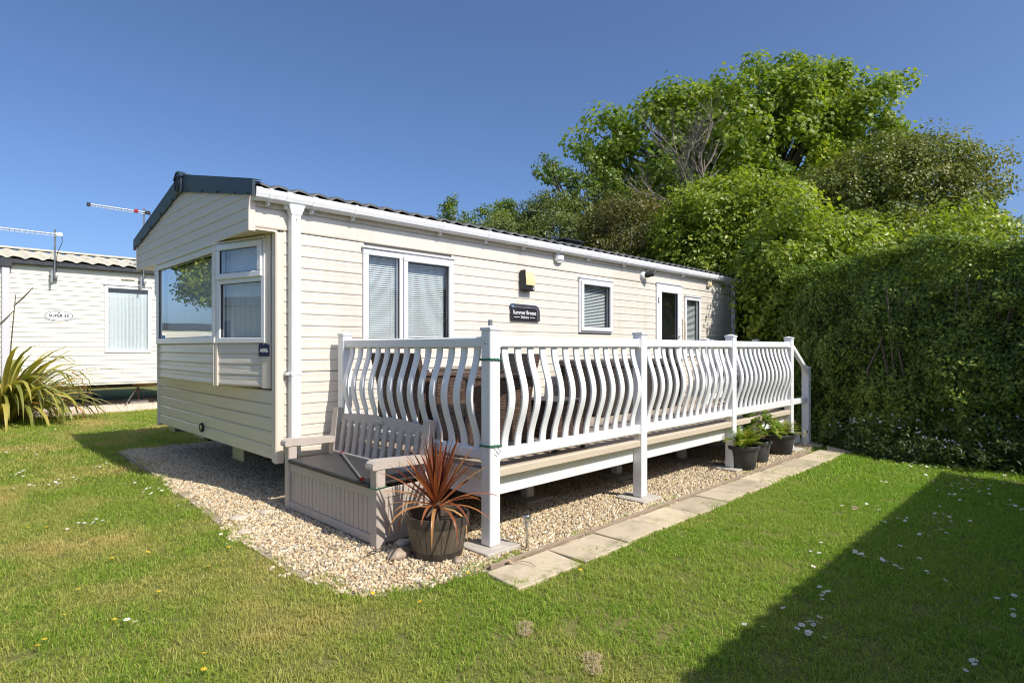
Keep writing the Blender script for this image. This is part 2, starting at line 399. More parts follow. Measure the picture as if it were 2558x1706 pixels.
M['cordyline'] = leaf_mat('bronze_cordyline_blade', [(0.0, (0.121, 0.034, 0.024)), (0.4, (0.268, 0.089, 0.041)), (0.75, (0.438, 0.201, 0.073)), (1.0, (0.503, 0.318, 0.119))], trans=0.30, rough=0.4, tcol=(1.6, 0.85, 0.45))
M['fern'] = leaf_mat('yellow_green_fern', [(0.0, (0.10, 0.17, 0.02)), (0.5, (0.20, 0.26, 0.03)), (1.0, (0.36, 0.30, 0.05))], trans=0.35)
M['hydrangea'] = leaf_mat('hydrangea_leaf', [(0.0, (0.09, 0.16, 0.02)), (0.5, (0.15, 0.22, 0.03)), (1.0, (0.25, 0.27, 0.05))], trans=0.33)
M['weedleaf'] = leaf_mat('understorey_leaf', [(0.0, (0.040, 0.070, 0.018)), (0.6, (0.075, 0.115, 0.028)), (1.0, (0.13, 0.165, 0.05))], trans=0.28)

# ------------------------------------------------------------------ mesh helpers
WL = {}            # world location of every object made here

def mats_of(m):
    return [M[k] if isinstance(k, str) else k for k in (m if isinstance(m, (list, tuple)) else [m])]

def tag(o, label=None, cat=None, group=None, kind=None):
    if label: o['label'] = label
    if cat: o['category'] = cat
    if group: o['group'] = group
    if kind: o['kind'] = kind
    return o

def thing(name, label, cat, loc, group=None):
    o = bpy.data.objects.new(name, None)
    o.empty_display_size = 0.1
    o.location = loc
    COL.objects.link(o)
    WL[o] = Vector(loc)
    return tag(o, label, cat, group)

def link_mesh(name, me, parent, loc):
    """Object with its own origin at the world point loc."""
    o = bpy.data.objects.new(name, me)
    COL.objects.link(o)
    WL[o] = Vector(loc)
    if parent is not None:
        o.parent = parent
        o.location = Vector(loc) - WL[parent]
    else:
        o.location = loc
    return o

class MB:
    def __init__(s):
        s.v = []; s.f = []; s.m = []; s.mi = 0
    def add(s, vs, fs, mi=None):
        b = len(s.v)
        s.v += [tuple(p) for p in vs]
        mi = s.mi if mi is None else mi
        for f in fs:
            s.f.append([b + i for i in f]); s.m.append(mi)
        return s
    def box(s, x0, x1, y0, y1, z0, z1, b=0.0, mi=None):
        x0, x1 = min(x0, x1), max(x0, x1); y0, y1 = min(y0, y1), max(y0, y1); z0, z1 = min(z0, z1), max(z0, z1)
        b = min(b, (x1 - x0) * .45, (y1 - y0) * .45, (z1 - z0) * .45)
        if b <= 0:
            vs = [(x, y, z) for x in (x0, x1) for y in (y0, y1) for z in (z0, z1)]
            fs = [(0, 1, 3, 2), (4, 6, 7, 5), (0, 4, 5, 1), (2, 3, 7, 6), (0, 2, 6, 4), (1, 5, 7, 3)]
            return s.add(vs, fs, mi)
        vs = []; idx = {}
        for i in (0, 1):
            for j in (0, 1):
                for k in (0, 1):
                    X = (x0, x1)[i]; Y = (y0, y1)[j]; Z = (z0, z1)[k]
                    xi = X + (b if i == 0 else -b); yi = Y + (b if j == 0 else -b); zi = Z + (b if k == 0 else -b)
                    idx[i, j, k, 0] = len(vs); vs.append((X, yi, zi))
                    idx[i, j, k, 1] = len(vs); vs.append((xi, Y, zi))
                    idx[i, j, k, 2] = len(vs); vs.append((xi, yi, Z))
        g = lambda i, j, k, a: idx[i, j, k, a]
        fs = []
        for i in (0, 1):
            q = [g(i, 0, 0, 0), g(i, 1, 0, 0), g(i, 1, 1, 0), g(i, 0, 1, 0)]; fs.append(q if i else q[::-1])
            q = [g(0, i, 0, 1), g(0, i, 1, 1), g(1, i, 1, 1), g(1, i, 0, 1)]; fs.append(q if i else q[::-1])
            q = [g(0, 0, i, 2), g(1, 0, i, 2), g(1, 1, i, 2), g(0, 1, i, 2)]; fs.append(q if i else q[::-1])
        for i in (0, 1):
            for j in (0, 1):
                q = [g(i, j, 0, 0), g(i, j, 0, 1), g(i, j, 1, 1), g(i, j, 1, 0)]; fs.append(q if (i + j) % 2 == 0 and False else q)
                q = [g(i, 0, j, 0), g(i, 0, j, 2), g(i, 1, j, 2), g(i, 1, j, 0)]; fs.append(q)
                q = [g(0, i, j, 1), g(0, i, j, 2), g(1, i, j, 2), g(1, i, j, 1)]; fs.append(q)
                for k in (0, 1):
                    fs.append([g(i, j, k, 0), g(i, j, k, 1), g(i, j, k, 2)])
        return s.add(vs, fs, mi)
    def obox(s, c, u, v, w, hu, hv, hw, b=0.0, mi=None):
        """box with axes u,v,w (unit vectors) and half sizes"""
        t = MB().box(-hu, hu, -hv, hv, -hw, hw, b)
        c = Vector(c); u = Vector(u); v = Vector(v); w = Vector(w)
        return s.add([c + u * p[0] + v * p[1] + w * p[2] for p in t.v], t.f, mi)
    def beam(s, a, b_, wd, ht, bev=0.0, up=(0, 0, 1), mi=None):
        a = Vector(a); b_ = Vector(b_); u = (b_ - a); L = u.length; u.normalize()
        upv = Vector(up)
        v = upv.cross(u)
        if v.length < 1e-4: v = Vector((1, 0, 0)).cross(u)
        v.normalize(); w = u.cross(v)
        return s.obox((a + b_) / 2, u, v, w, L / 2, wd / 2, ht / 2, bev, mi)
    def tube(s, pts, r, n=8, mi=None, cap=True):
        pts = [Vector(p) for p in pts]
        rs = r if isinstance(r, (list, tuple)) else [r] * len(pts)
        vs = []; fs = []
        ref = None
        for i, p in enumerate(pts):
            t = (pts[min(i + 1, len(pts) - 1)] - pts[max(i - 1, 0)])
            if t.length < 1e-9: t = Vector((0, 0, 1))
            t.normalize()
            if ref is None or abs(ref.dot(t)) > .95:
                ref = Vector((0, 0, 1)) if abs(t.z) < .9 else Vector((1, 0, 0))
            a = (ref - t * ref.dot(t)).normalized(); b = t.cross(a); ref = a
            for k in range(n):
                th = 2 * math.pi * k / n
                vs.append(p + (a * math.cos(th) + b * math.sin(th)) * rs[i])
        for i in range(len(pts) - 1):
            for k in range(n):
                k2 = (k + 1) % n
                fs.append((i * n + k, i * n + k2, (i + 1) * n + k2, (i + 1) * n + k))
        if cap:
            fs.append(tuple(range(n - 1, -1, -1))); fs.append(tuple((len(pts) - 1) * n + k for k in range(n)))
        return s.add(vs, fs, mi)
    def lathe(s, prof, c=(0, 0, 0), n=32, mi=None, axis='z'):
        vs = []; fs = []
        for r, z in prof:
            for k in range(n):
                th = 2 * math.pi * k / n
                x, y = r * math.cos(th), r * math.sin(th)
                p = {'z': (x, y, z), 'x': (z, x, y), 'y': (y, z, x)}[axis]
                vs.append((p[0] + c[0], p[1] + c[1], p[2] + c[2]))
        for i in range(len(prof) - 1):
            for k in range(n):
                k2 = (k + 1) % n
                fs.append((i * n + k, i * n + k2, (i + 1) * n + k2, (i + 1) * n + k))
        return s.add(vs, fs, mi)
    def extrude(s, poly, d, mi=None, cap=True):
        """poly: 3D points of a planar outline, swept by vector d"""
        n = len(poly); d = Vector(d)
        vs = [Vector(p) for p in poly] + [Vector(p) + d for p in poly]
        fs = [(i, (i + 1) % n, n + (i + 1) % n, n + i) for i in range(n)]
        if cap:
            fs += [tuple(range(n - 1, -1, -1)), tuple(range(n, 2 * n))]
        return s.add(vs, fs, mi)
    def mesh(s, name, mats, origin=(0, 0, 0), smooth=False):
        me = bpy.data.meshes.new(name)
        o = Vector(origin)
        me.from_pydata([tuple(Vector(p) - o) for p in s.v], [], s.f)
        for m in mats_of(mats): me.materials.append(m)
        if len(me.materials) > 1:
            me.polygons.foreach_set('material_index', s.m)
        import bmesh
        bm = bmesh.new(); bm.from_mesh(me)
        bmesh.ops.recalc_face_normals(bm, faces=bm.faces)
        bm.to_mesh(me); bm.free()
        if smooth:
            me.polygons.foreach_set('use_smooth', [True] * len(me.polygons))
            try:
                me.set_sharp_from_angle(angle=R(38))
            except Exception:
                pass
        me.update()
        return me
    def build(s, name, mats, parent=None, loc=None, smooth=False):
        if loc is None:
            loc = WL[parent] if parent is not None else (0, 0, 0)
        return link_mesh(name, s.mesh(name, mats, loc, smooth), parent, loc)

def centre_build(mb, name, mats, parent, smooth=False):
    """a part whose origin is at its own centre"""
    a = np.array(mb.v); c = (a.min(0) + a.max(0)) / 2
    return mb.build(name, mats, parent, loc=tuple(c), smooth=smooth)

def np_mesh(name, verts, faces, mats, rnd=None, matidx=None, smooth=False):
    """verts (N,3), faces (F,k)"""
    me = bpy.data.meshes.new(name)
    verts = np.asarray(verts, np.float32); faces = np.asarray(faces, np.int32)
    k = faces.shape[1]
    me.vertices.add(len(verts)); me.vertices.foreach_set('co', verts.ravel())
    me.loops.add(faces.size); me.loops.foreach_set('vertex_index', faces.ravel())
    me.polygons.add(len(faces))
    me.polygons.foreach_set('loop_start', np.arange(0, faces.size, k, dtype=np.int32))
    me.polygons.foreach_set('loop_total', np.full(len(faces), k, np.int32))
    for m in mats_of(mats): me.materials.append(m)
    if matidx is not None: me.polygons.foreach_set('material_index', np.asarray(matidx, np.int32))
    if smooth: me.polygons.foreach_set('use_smooth', np.ones(len(faces), bool))
    if rnd is not None:
        at = me.attributes.new('rnd', 'FLOAT', 'POINT')
        at.data.foreach_set('value', np.asarray(rnd, np.float32))
    me.update(calc_edges=True)
    return me

def text(name, body, size, loc, rot, mat, parent, align='CENTER', bold=0.0, extrude=0.0006, spacing=1.0, shear=0.0):
    cu = bpy.data.curves.new(name, 'FONT')
    cu.body = body; cu.size = size; cu.align_x = align; cu.align_y = 'CENTER'
    cu.extrude = extrude; cu.offset = bold; cu.space_character = spacing; cu.shear = shear
    cu.resolution_u = 3
    cu.materials.append(M[mat])
    tmp = bpy.data.objects.new(name, cu)
    COL.objects.link(tmp)
    bpy.context.view_layer.update()
    me = bpy.data.meshes.new_from_object(tmp.evaluated_get(bpy.context.evaluated_depsgraph_get()))
    bpy.data.objects.remove(tmp)
    o = bpy.data.objects.new(name, me)
    if not me.materials: me.materials.append(M[mat])
    COL.objects.link(o)
    WL[o] = Vector(loc)
    o.parent = parent
    o.location = Vector(loc) - WL[parent]
    o.rotation_euler = rot
    return o

# ------------------------------------------------------------------ ground
def poly_inside(px, py, poly):
    poly = np.asarray(poly); x = np.asarray(px); y = np.asarray(py)
    ins = np.zeros(x.shape, bool)
    n = len(poly)
    for i in range(n):
        x1, y1 = poly[i]; x2, y2 = poly[(i + 1) % n]
        c = ((y1 > y) != (y2 > y)) & (x < (x2 - x1) * (y - y1) / (y2 - y1 + 1e-12) + x1)
        ins ^= c
    return ins

def vnoise(x, y, s, seed=0):
    """smooth value noise on numpy arrays, 0..1"""
    r = np.random.default_rng(seed).random((64, 64))
    u = np.asarray(x) * s; v = np.asarray(y) * s
    i = np.floor(u).astype(int); j = np.floor(v).astype(int)
    fu = u - i; fv = v - j
    fu = fu * fu * (3 - 2 * fu); fv = fv * fv * (3 - 2 * fv)
    g = lambda a, b: r[a % 64, b % 64]
    return (g(i, j) * (1 - fu) + g(i + 1, j) * fu) * (1 - fv) + (g(i, j + 1) * (1 - fu) + g(i + 1, j + 1) * fu) * fv

mb = MB(); mb.add([(-120, -120, 0), (160, -120, 0), (160, 160, 0), (-120, 160, 0)], [(0, 1, 2, 3)])
ground = tag(mb.build('lawn_ground', 'lawn'), kind='structure')

GRAVEL = [(1.83, 9.35), (1.79, 8.2), (1.76, 7.1), (1.68, 5.5), (1.63, 4.8), (1.61, 4.1), (1.60, 3.55), (1.64, 3.25), (1.70, 3.0), (1.82, 2.85),
          (2.06, 2.77), (2.35, 2.73), (2.52, 2.695), (4.8, 2.69), (7.0, 2.70), (8.6, 2.76), (9.4, 2.95), (10.6, 3.3), (11.6, 4.2), (11.6, 9.3)]
NGRAVEL = [(-4, 14.55), (0.2, 14.75), (2.4, 15.0), (4.3, 15.2), (7, 15.4), (9, 15.6), (9, 18.6), (-4, 18.6)]
SLABS = [(2.28, 9.05, 2.35, 2.68)]

def flat_poly(name, poly, z, mat):
    mb = MB(); mb.add([(x, y, z) for x, y in poly], [tuple(range(len(poly)))])
    return tag(mb.build(name, mat), kind='structure')
flat_poly('gravel_bed', GRAVEL, 0.004, 'gravel')
flat_poly('gravel_strip', NGRAVEL, 0.004, 'gravel')

# instanced cover through geometry nodes
def cover(name, emitter_me, protos, mat_of_emitter, density, smin, smax, tilt, seed, label, zoff=0.0, full=False):
    hid = bpy.data.collections.new(name + '_kinds')
    for p in protos: hid.objects.link(p)
    o = bpy.data.objects.new(name, emitter_me)
    COL.objects.link(o)
    ng = bpy.data.node_groups.new(name + '_nodes', 'GeometryNodeTree')
    ng.interface.new_socket('Geometry', in_out='INPUT', socket_type='NodeSocketGeometry')
    ng.interface.new_socket('Geometry', in_out='OUTPUT', socket_type='NodeSocketGeometry')
    gi = ng.nodes.new('NodeGroupInput'); go = ng.nodes.new('NodeGroupOutput')
    d = ng.nodes.new('GeometryNodeDistributePointsOnFaces')
    d.inputs['Density'].default_value = density
    d.inputs['Seed'].default_value = seed
    ci = ng.nodes.new('GeometryNodeCollectionInfo')
    ci.inputs['Collection'].default_value = hid
    ci.inputs['Separate Children'].default_value = True
    ci.inputs['Reset Children'].default_value = True
    ip = ng.nodes.new('GeometryNodeInstanceOnPoints')
    ip.inputs['Pick Instance'].default_value = True
    rv = ng.nodes.new('FunctionNodeRandomValue'); rv.data_type = 'FLOAT_VECTOR'
    rv.inputs[0].default_value = (-tilt, -tilt, 0); rv.inputs[1].default_value = (tilt, tilt, 6.283)
    if full:
        rv.inputs[0].default_value = (0, 0, 0); rv.inputs[1].default_value = (6.283, 6.283, 6.283)
    rv.inputs['Seed'].default_value = seed + 1
    rs = ng.nodes.new('FunctionNodeRandomValue'); rs.data_type = 'FLOAT'
    rs.inputs[2].default_value = smin; rs.inputs[3].default_value = smax
    rs.inputs['Seed'].default_value = seed + 2
    L = ng.links.new
    L(gi.outputs[0], d.inputs['Mesh']); L(d.outputs['Points'], ip.inputs['Points'])
    L(ci.outputs[0], ip.inputs['Instance']); L(rv.outputs[0], ip.inputs['Rotation']); L(rs.outputs[1], ip.inputs['Scale'])
    L(ip.outputs[0], go.inputs[0])
    md = o.modifiers.new('cover', 'NODES'); md.node_group = ng
    return tag(o, label, kind='stuff')

def cells(x0, x1, y0, y1, s, test, z=0.0):
    xs = np.arange(x0, x1, s); ys = np.arange(y0, y1, s)
    X, Y = np.meshgrid(xs + s / 2, ys + s / 2, indexing='ij')
    X = X.ravel(); Y = Y.ravel()
    k = test(X, Y); X = X[k]; Y = Y[k]
    h = s / 2
    v = np.stack([np.stack([X - h, Y - h], 1), np.stack([X + h, Y - h], 1), np.stack([X + h, Y + h], 1), np.stack([X - h, Y + h], 1)], 1).reshape(-1, 2)
    v = np.concatenate([v, np.full((len(v), 1), z)], 1)
    f = np.arange(len(v)).reshape(-1, 4)
    return v, f

def tuft(seed, n, rad, h0, h1, wd):
    r = np.random.default_rng(seed)
    V = []; F = []; RN = []
    for i in range(n):
        a = r.uniform(0, 6.283); q = rad * math.sqrt(r.random())
        bx, by = q * math.cos(a), q * math.sin(a)
        yaw = r.uniform(0, 6.283); h = r.uniform(h0, h1); lean = r.uniform(0.25, 1.7) * h
        dx, dy = math.cos(yaw), math.sin(yaw); sx, sy = -dy * wd / 2, dx * wd / 2
        b = len(V)
        V += [(bx - sx, by - sy, -0.004), (bx + sx, by + sy, -0.004),
              (bx - sx * .8 + dx * lean * .35, by - sy * .8 + dy * lean * .35, h * .6), (bx + sx * .8 + dx * lean * .35, by + sy * .8 + dy * lean * .35, h * .6),
              (bx + dx * lean, by + dy * lean, h * (1 - .30 * min(1, lean / h)))]
        F += [(b, b + 1, b + 3, b + 2), (b + 2, b + 3, b + 4, b + 4)]
        RN += [min(1, max(0, r.normal(.42, .29)))] * 5
    me = bpy.data.meshes.new('grass_tuft')
    me.from_pydata(V, [], [f if f[2] != f[3] else f[:3] for f in F])
    at = me.attributes.new('rnd', 'FLOAT', 'POINT'); at.data.foreach_set('value', np.array(RN, np.float32))
    me.materials.append(M['grass'])
    return bpy.data.objects.new('grass_tuft', me)

def lawn_test(X, Y):
    j = (vnoise(X, Y, 5.0, 3) - .5) * .20 + (vnoise(X, Y, 15.0, 13) - .5) * .12
    g = poly_inside(X + j, Y + j * .8, GRAVEL) | poly_inside(X + j, Y + j, NGRAVEL)
    path = (X > 2.43) & (X < 9.0) & (Y > 2.425 + (vnoise(X, Y, 4.0, 5) - .5) * .10) & (Y < 2.70)
    path2 = poly_inside(X, Y, [(8.5, 2.2), (9.1, 2.1), (10.2, 3.2), (9.6, 3.5)])
    d = (X + Y) * .7071; l = (X - Y) * .7071
    fr = (d > 1.2) & (np.abs(l) < d * .98 + 1.3)
    return ~g & ~path & ~path2 & fr & ~((X > 2.4) & (Y > 5.2) & (Y < 9.0) & (X < 11.4))

tufts_near = [tuft(100 + i, 40, .060, .010, .029, .0034) for i in range(6)]
tufts_far = [tuft(200 + i, 34, .10, .014, .036, .0062) for i in range(4)]
v, f = cells(-3.2, 9.2, -1.3, 9.6, .05, lambda X, Y: lawn_test(X, Y) & ((X + Y) * .7071 < 6.0))
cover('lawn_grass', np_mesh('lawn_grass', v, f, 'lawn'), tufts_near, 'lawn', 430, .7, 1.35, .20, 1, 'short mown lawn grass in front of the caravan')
v, f = cells(-3.5, 10.5, -3.0, 18.5, .10, lambda X, Y: lawn_test(X, Y) & ((X + Y) * .7071 >= 6.0))
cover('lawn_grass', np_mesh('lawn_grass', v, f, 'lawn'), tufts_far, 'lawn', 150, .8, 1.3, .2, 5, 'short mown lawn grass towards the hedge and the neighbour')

def pebble(seed, mat):
    r = np.random.default_rng(seed)
    import bmesh
    bm = bmesh.new(); bmesh.ops.create_icosphere(bm, subdivisions=1, radius=1)
    sc = np.array([1, r.uniform(.6, .95), r.uniform(.42, .75)])
    for vv in bm.verts:
        q = np.array(vv.co) * sc * r.uniform(.80, 1.12)
        vv.co = q * .0128
    me = bpy.data.meshes.new('pebble'); bm.to_mesh(me); bm.free()
    me.materials.append(M[mat])
    return bpy.data.objects.new('pebble', me)
pebs = [pebble(i, 'pebble') for i in range(9)]
def gravel_test(X, Y):
    j = (vnoise(X, Y, 6.0, 9) - .5) * .16 + (vnoise(X, Y, 17.0, 2) - .5) * .07
    return poly_inside(X + j, Y + j, GRAVEL) & ((Y < 5.6) | (X < 4.4)) & (X < 10.5)
v, f = cells(1.4, 10.5, 2.5, 9.6, .04, gravel_test, .010)
cover('gravel', np_mesh('gravel', v, f, 'gravel'), pebs, 'gravel', 2600, .65, 1.5, 0, 21, 'loose flint gravel under the caravan and decking', full=True)
pebs2 = [pebble(40 + i, 'pebble2') for i in range(4)]
v, f = cells(-1.0, 5.0, 14.3, 18.6, .12, lambda X, Y: poly_inside(X, Y, NGRAVEL), .010)
cover('gravel', np_mesh('gravel', v, f, 'gravel'), pebs2, 'gravel', 620, 1.0, 2.2, 0, 31, 'pale gravel strip under the neighbouring caravan', full=True)

# paved path of single slabs along the gravel, timber edging between
path = tag(bpy.data.objects.new('path', None), kind='structure')
COL.objects.link(path); path.location = (2.3, 2.5, 0); WL[path] = Vector((2.3, 2.5, 0))
xs = [2.44, 3.02, 3.53, 4.02, 4.565, 5.09, 5.56, 6.07, 6.60, 7.13, 7.68, 8.22, 8.58]
rr = random.Random(4)
for i in range(len(xs) - 1):
    dz = rr.uniform(-.004, .004); dy = rr.uniform(-.012, .012); t = rr.uniform(-.012, .012)
    a, b = xs[i] + .006, xs[i + 1] - .006
    mb = MB().box(a, b, 2.36 + dy, 2.672 + dy * .3, -.03, .022 + dz, .005)
    mb.v = [(x + (y - 2.5) * t, y + (x - a) * t * .6, z) for x, y, z in mb.v]
    if i == 0:
        mb.v = [(x - max(0, (2.672 - y)) * .12, y, z) for x, y, z in mb.v]
    centre_build(mb, 'paving_slab', 'slab', path)
for (cx, cy, hx, hy, rot) in [(8.98, 2.50, .36, .20, .32), (9.55, 2.78, .34, .22, .42), (9.15, 3.0, .30, .20, .2), (10.05, 3.2, .36, .24, .5)]:
    u = Vector((math.cos(rot), math.sin(rot), 0)); w = Vector((-math.sin(rot), math.cos(rot), 0))
    mb = MB().obox((cx, cy, -.005), u, w, (0, 0, 1), hx, hy, .026 + rr.uniform(-.003, .004), .006)
    centre_build(mb, 'paving_slab', 'slab', path)

edge = thing('timber_edging', 'weathered timber edging board along the gravel beside the slab path', 'edging', (2.5, 2.70, 0))
pts = [(2.50, 2.700), (3.45, 2.692), (4.8, 2.69), (6.2, 2.70), (7.4, 2.715), (8.35, 2.75), (8.75, 2.83)]
for i in range(len(pts) - 1):
    (x0, y0), (x1, y1) = pts[i], pts[i + 1]
    mb = MB().beam((x0 + .004, y0, .008), (x1 - .004, y1, .010 + .004 * (i % 2)), .020, .06, .003)
    centre_build(mb, 'edging_board', 'timber', edge)
edge2 = thing('timber_edging', 'grey edging board half sunk in the lawn at the front end of the gravel', 'edging', (1.74, 7.0, 0))
for (x0, y0, x1, y1) in [(1.765, 7.25, 1.785, 8.35), (1.785, 8.36, 1.81, 9.2)]:
    centre_build(MB().beam((x0, y0, .0), (x1, y1, .0), .022, .06, .003), 'edging_board', 'timber', edge2)

# ------------------------------------------------------------------ wall frame of reference
class Fr:
    """local wall frame: u along the wall, o outwards, z up"""
    def __init__(s, O, U, out):
        s.O = Vector(O); s.U = Vector(U).normalized(); s.N = Vector(out).normalized()
    def P(s, u, o, z): return s.O + s.U * u + s.N * o + Vector((0, 0, z))
    def box(s, mb, u0, u1, o0, o1, z0, z1, b=0.0, mi=None):
        c = s.P((u0 + u1) / 2, (o0 + o1) / 2, (z0 + z1) / 2)
        return mb.obox(c, s.U, s.N, (0, 0, 1), abs(u1 - u0) / 2, abs(o1 - o0) / 2, abs(z1 - z0) / 2, b, mi)
    def rect_ring(s, mb, u0, u1, z0, z1, w, o0, o1, b=.004, wt=None, wb=None, mi=None):
        wt = wt or w; wb = wb or w
        e = .0007
        s.box(mb, u0, u1, o0, o1, z1 - wt, z1, b, mi)
        s.box(mb, u0, u1, o0, o1, z0, z0 + wb, b, mi)
        s.box(mb, u0, u0 + w, o0 + e, o1 - e, z0 + wb - .002, z1 - wt + .002, b, mi)
        s.box(mb, u1 - w, u1, o0 + e, o1 - e, z0 + wb - .002, z1 - wt + .002, b, mi)
        return mb

BOARD_PROFILE = [(0.0, 1.0), (0.0026, .985), (0.0058, .87), (0.0062, .72), (0.0058, .55), (0.0080, .36), (0.0096, .18), (0.0092, .09), (0.0070, .035), (0.0040, .008), (0.0, .004)]
DEEP_PROFILE = [(0.0, 1.0), (0.004, .985), (0.009, .8), (0.010, .5), (0.0165, .12), (0.016, .04), (0.0, .004)]
FLAT_PROFILE = [(0.0, 1.0), (0.004, .99), (0.0125, .90), (0.0135, .5), (0.0135, .10), (0.011, .03), (0.0, .004)]

def siding(parent, fr, rows, u0, u1, cuts, mat, name='siding_board', prof=BOARD_PROFILE, lim=None):
    """one object per board; cuts = [(ua, ub, za, zb)] openings; lim(z)->(u0,u1) for sloping ends"""
    for (z0, z1) in rows:
        segs = [(u0, u1)]
        for (ca, cb, za, zb) in cuts:
            if z1 > za + .004 and z0 < zb - .004:
                ns = []
                for (a, b) in segs:
                    if cb <= a or ca >= b: ns.append((a, b)); continue
                    if ca > a: ns.append((a, ca))
                    if cb < b: ns.append((cb, b))
                segs = ns
        for (a, b) in segs:
            if b - a < .02: continue
            mb = MB()
            A = []; B = []
            for (o, t) in prof:
                z = z0 + (z1 - z0) * t
                aa, bb = a, b
                if lim is not None:
                    l0, l1 = lim(z); aa = max(a, l0); bb = min(b, l1)
                    if bb < aa: aa = bb = (aa + bb) / 2
                A.append(fr.P(aa, o, z)); B.append(fr.P(bb, o, z))
            n = len(prof)
            fs = [(i, (i + 1) % n, n + (i + 1) % n, n + i) for i in range(n)] + [tuple(range(n - 1, -1, -1)), tuple(range(n, 2 * n))]
            mb.add(A + B, fs)
            centre_build(mb, name, mat, parent)

def rows(z0, z1, n):
    h = (z1 - z0) / n
    return [(z0 + i * h, z0 + (i + 1) * h) for i in range(n)]

def slat_blind(fr, u0, u1, z0, z1, o, pitch=.0215, tilt=50, wd=.024):
    mb = MB(); z = z1 - .012
    fr.box(mb, u0, u1, o - .014, o + .014, z1 - .012, z1)
    ct, st = math.cos(R(tilt)) * wd / 2, math.sin(R(tilt)) * wd / 2
    while z > z0 + .02:
        z -= pitch
        a = [fr.P(u0 + .004, o + ct, z - st), fr.P(u1 - .004, o + ct, z - st), fr.P(u1 - .004, o, z + .002), fr.P(u0 + .004, o, z + .002),
             fr.P(u1 - .004, o - ct, z + st), fr.P(u0 + .004, o - ct, z + st)]
        mb.add(a, [(0, 1, 2, 3), (3, 2, 4, 5)])
    for q in (.18, .82):
        u = u0 + (u1 - u0) * q
        fr.box(mb, u - .001, u + .001, o + .014, o + .016, z0 + .01, z1)
    fr.box(mb, u0, u1, o - .012, o + .012, z0, z0 + .014)
    return mb

def wave_curtain(fr, u0, u1, z0, z1, o, n=16, amp=.02, seed=1, flare=True):
    r = random.Random(seed)
    K = n * 8
    ph = [r.uniform(0, 6.28) for _ in range(3)]
    mb = MB(); vs = []
    levels = [z1, z1 - .06, z1 - .14, (z0 + z1) / 2, z0]
    for li, z in enumerate(levels):
        for k in range(K + 1):
            t = k / K
            f = 1 + .25 * math.sin(t * 5 + ph[0])
            a = amp * (.55 if li == 0 else (.4 if li == 1 else 1.0)) * (1 + .4 * math.sin(7 * t + ph[1]))
            vs.append(fr.P(u0 + (u1 - u0) * t, o + a * math.sin(2 * math.pi * n * t * (1 if li < 2 else 1) + f + .5 * math.sin(9 * t + ph[2]) + li * .12), z))
    fs = []
    for li in range(len(levels) - 1):
        for k in range(K):
            fs.append((li * (K + 1) + k, li * (K + 1) + k + 1, (li + 1) * (K + 1) + k + 1, (li + 1) * (K + 1) + k))
    return mb.add(vs, fs)

# ------------------------------------------------------------------ the static caravan
WY0, WY1, HX0, HX1 = 5.15, 8.85, 2.20, 11.40
van = thing('static_caravan', 'long cream static caravan with dark roof, bay window front and white gutter behind the decking', 'caravan', (HX0, WY0, 0))
side = Fr((0, WY0, 0), (1, 0, 0), (0, -1, 0))          # u = X
front = Fr((HX0, 0, 0), (0, 1, 0), (-1, 0, 0))         # u = Y
rear = Fr((HX1, 0, 0), (0, 1, 0), (1, 0, 0))
far = Fr((0, WY1, 0), (1, 0, 0), (0, 1, 0))
gab = Fr((1.965, 0, 0), (0, 1, 0), (-1, 0, 0))

WIN1 = (3.05, 4.20, 1.42, 2.385); WIN2 = (6.45, 7.24, 1.615, 2.375); DOOR = (8.48, 9.30, .57, 2.465); WIN3 = (9.415, 9.985, 1.25, 2.30)
cuts = [(w[0] + .02, w[1] - .02, w[2] + .045, w[3] - .045) for w in (WIN1, WIN2, DOOR, WIN3)]
siding(van, side, rows(.405, 1.178, 8), 2.262, 11.40, cuts, 'clad')
siding(van, side, rows(1.182, 2.438, 12), 2.262, 11.40, cuts, 'clad')
siding(van, side, rows(2.444, 2.800, 2), 2.0, 11.40, [], 'clad', 'eave_board', FLAT_PROFILE)
siding(van, rear, rows(.405, 2.80, 20), WY0, WY1, [], 'clad')
siding(van, far, rows(.405, 2.80, 20), 2.2, 11.40, [], 'clad')

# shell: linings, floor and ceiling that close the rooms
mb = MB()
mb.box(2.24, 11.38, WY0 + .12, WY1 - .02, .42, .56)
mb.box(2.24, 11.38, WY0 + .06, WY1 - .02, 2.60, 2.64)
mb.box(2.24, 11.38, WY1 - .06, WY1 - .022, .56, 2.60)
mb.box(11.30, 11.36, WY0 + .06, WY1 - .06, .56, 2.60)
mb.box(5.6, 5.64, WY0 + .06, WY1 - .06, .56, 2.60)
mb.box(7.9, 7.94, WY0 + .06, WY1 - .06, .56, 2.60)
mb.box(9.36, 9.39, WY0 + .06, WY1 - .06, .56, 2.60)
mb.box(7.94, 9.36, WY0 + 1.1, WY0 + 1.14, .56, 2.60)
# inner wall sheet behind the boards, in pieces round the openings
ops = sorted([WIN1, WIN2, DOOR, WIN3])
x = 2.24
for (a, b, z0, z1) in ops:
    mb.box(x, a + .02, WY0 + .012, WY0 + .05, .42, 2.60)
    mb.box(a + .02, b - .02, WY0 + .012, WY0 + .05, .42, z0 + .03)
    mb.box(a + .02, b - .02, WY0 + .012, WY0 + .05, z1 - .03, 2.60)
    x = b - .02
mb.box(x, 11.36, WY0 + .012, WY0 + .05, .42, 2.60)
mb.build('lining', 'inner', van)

# ---- lower front hull, flat wide boards
siding(van, front, rows(.405, 1.02, 5), WY0 + .055, WY1 - .05, [], 'clad_gloss', 'front_board', FLAT_PROFILE)
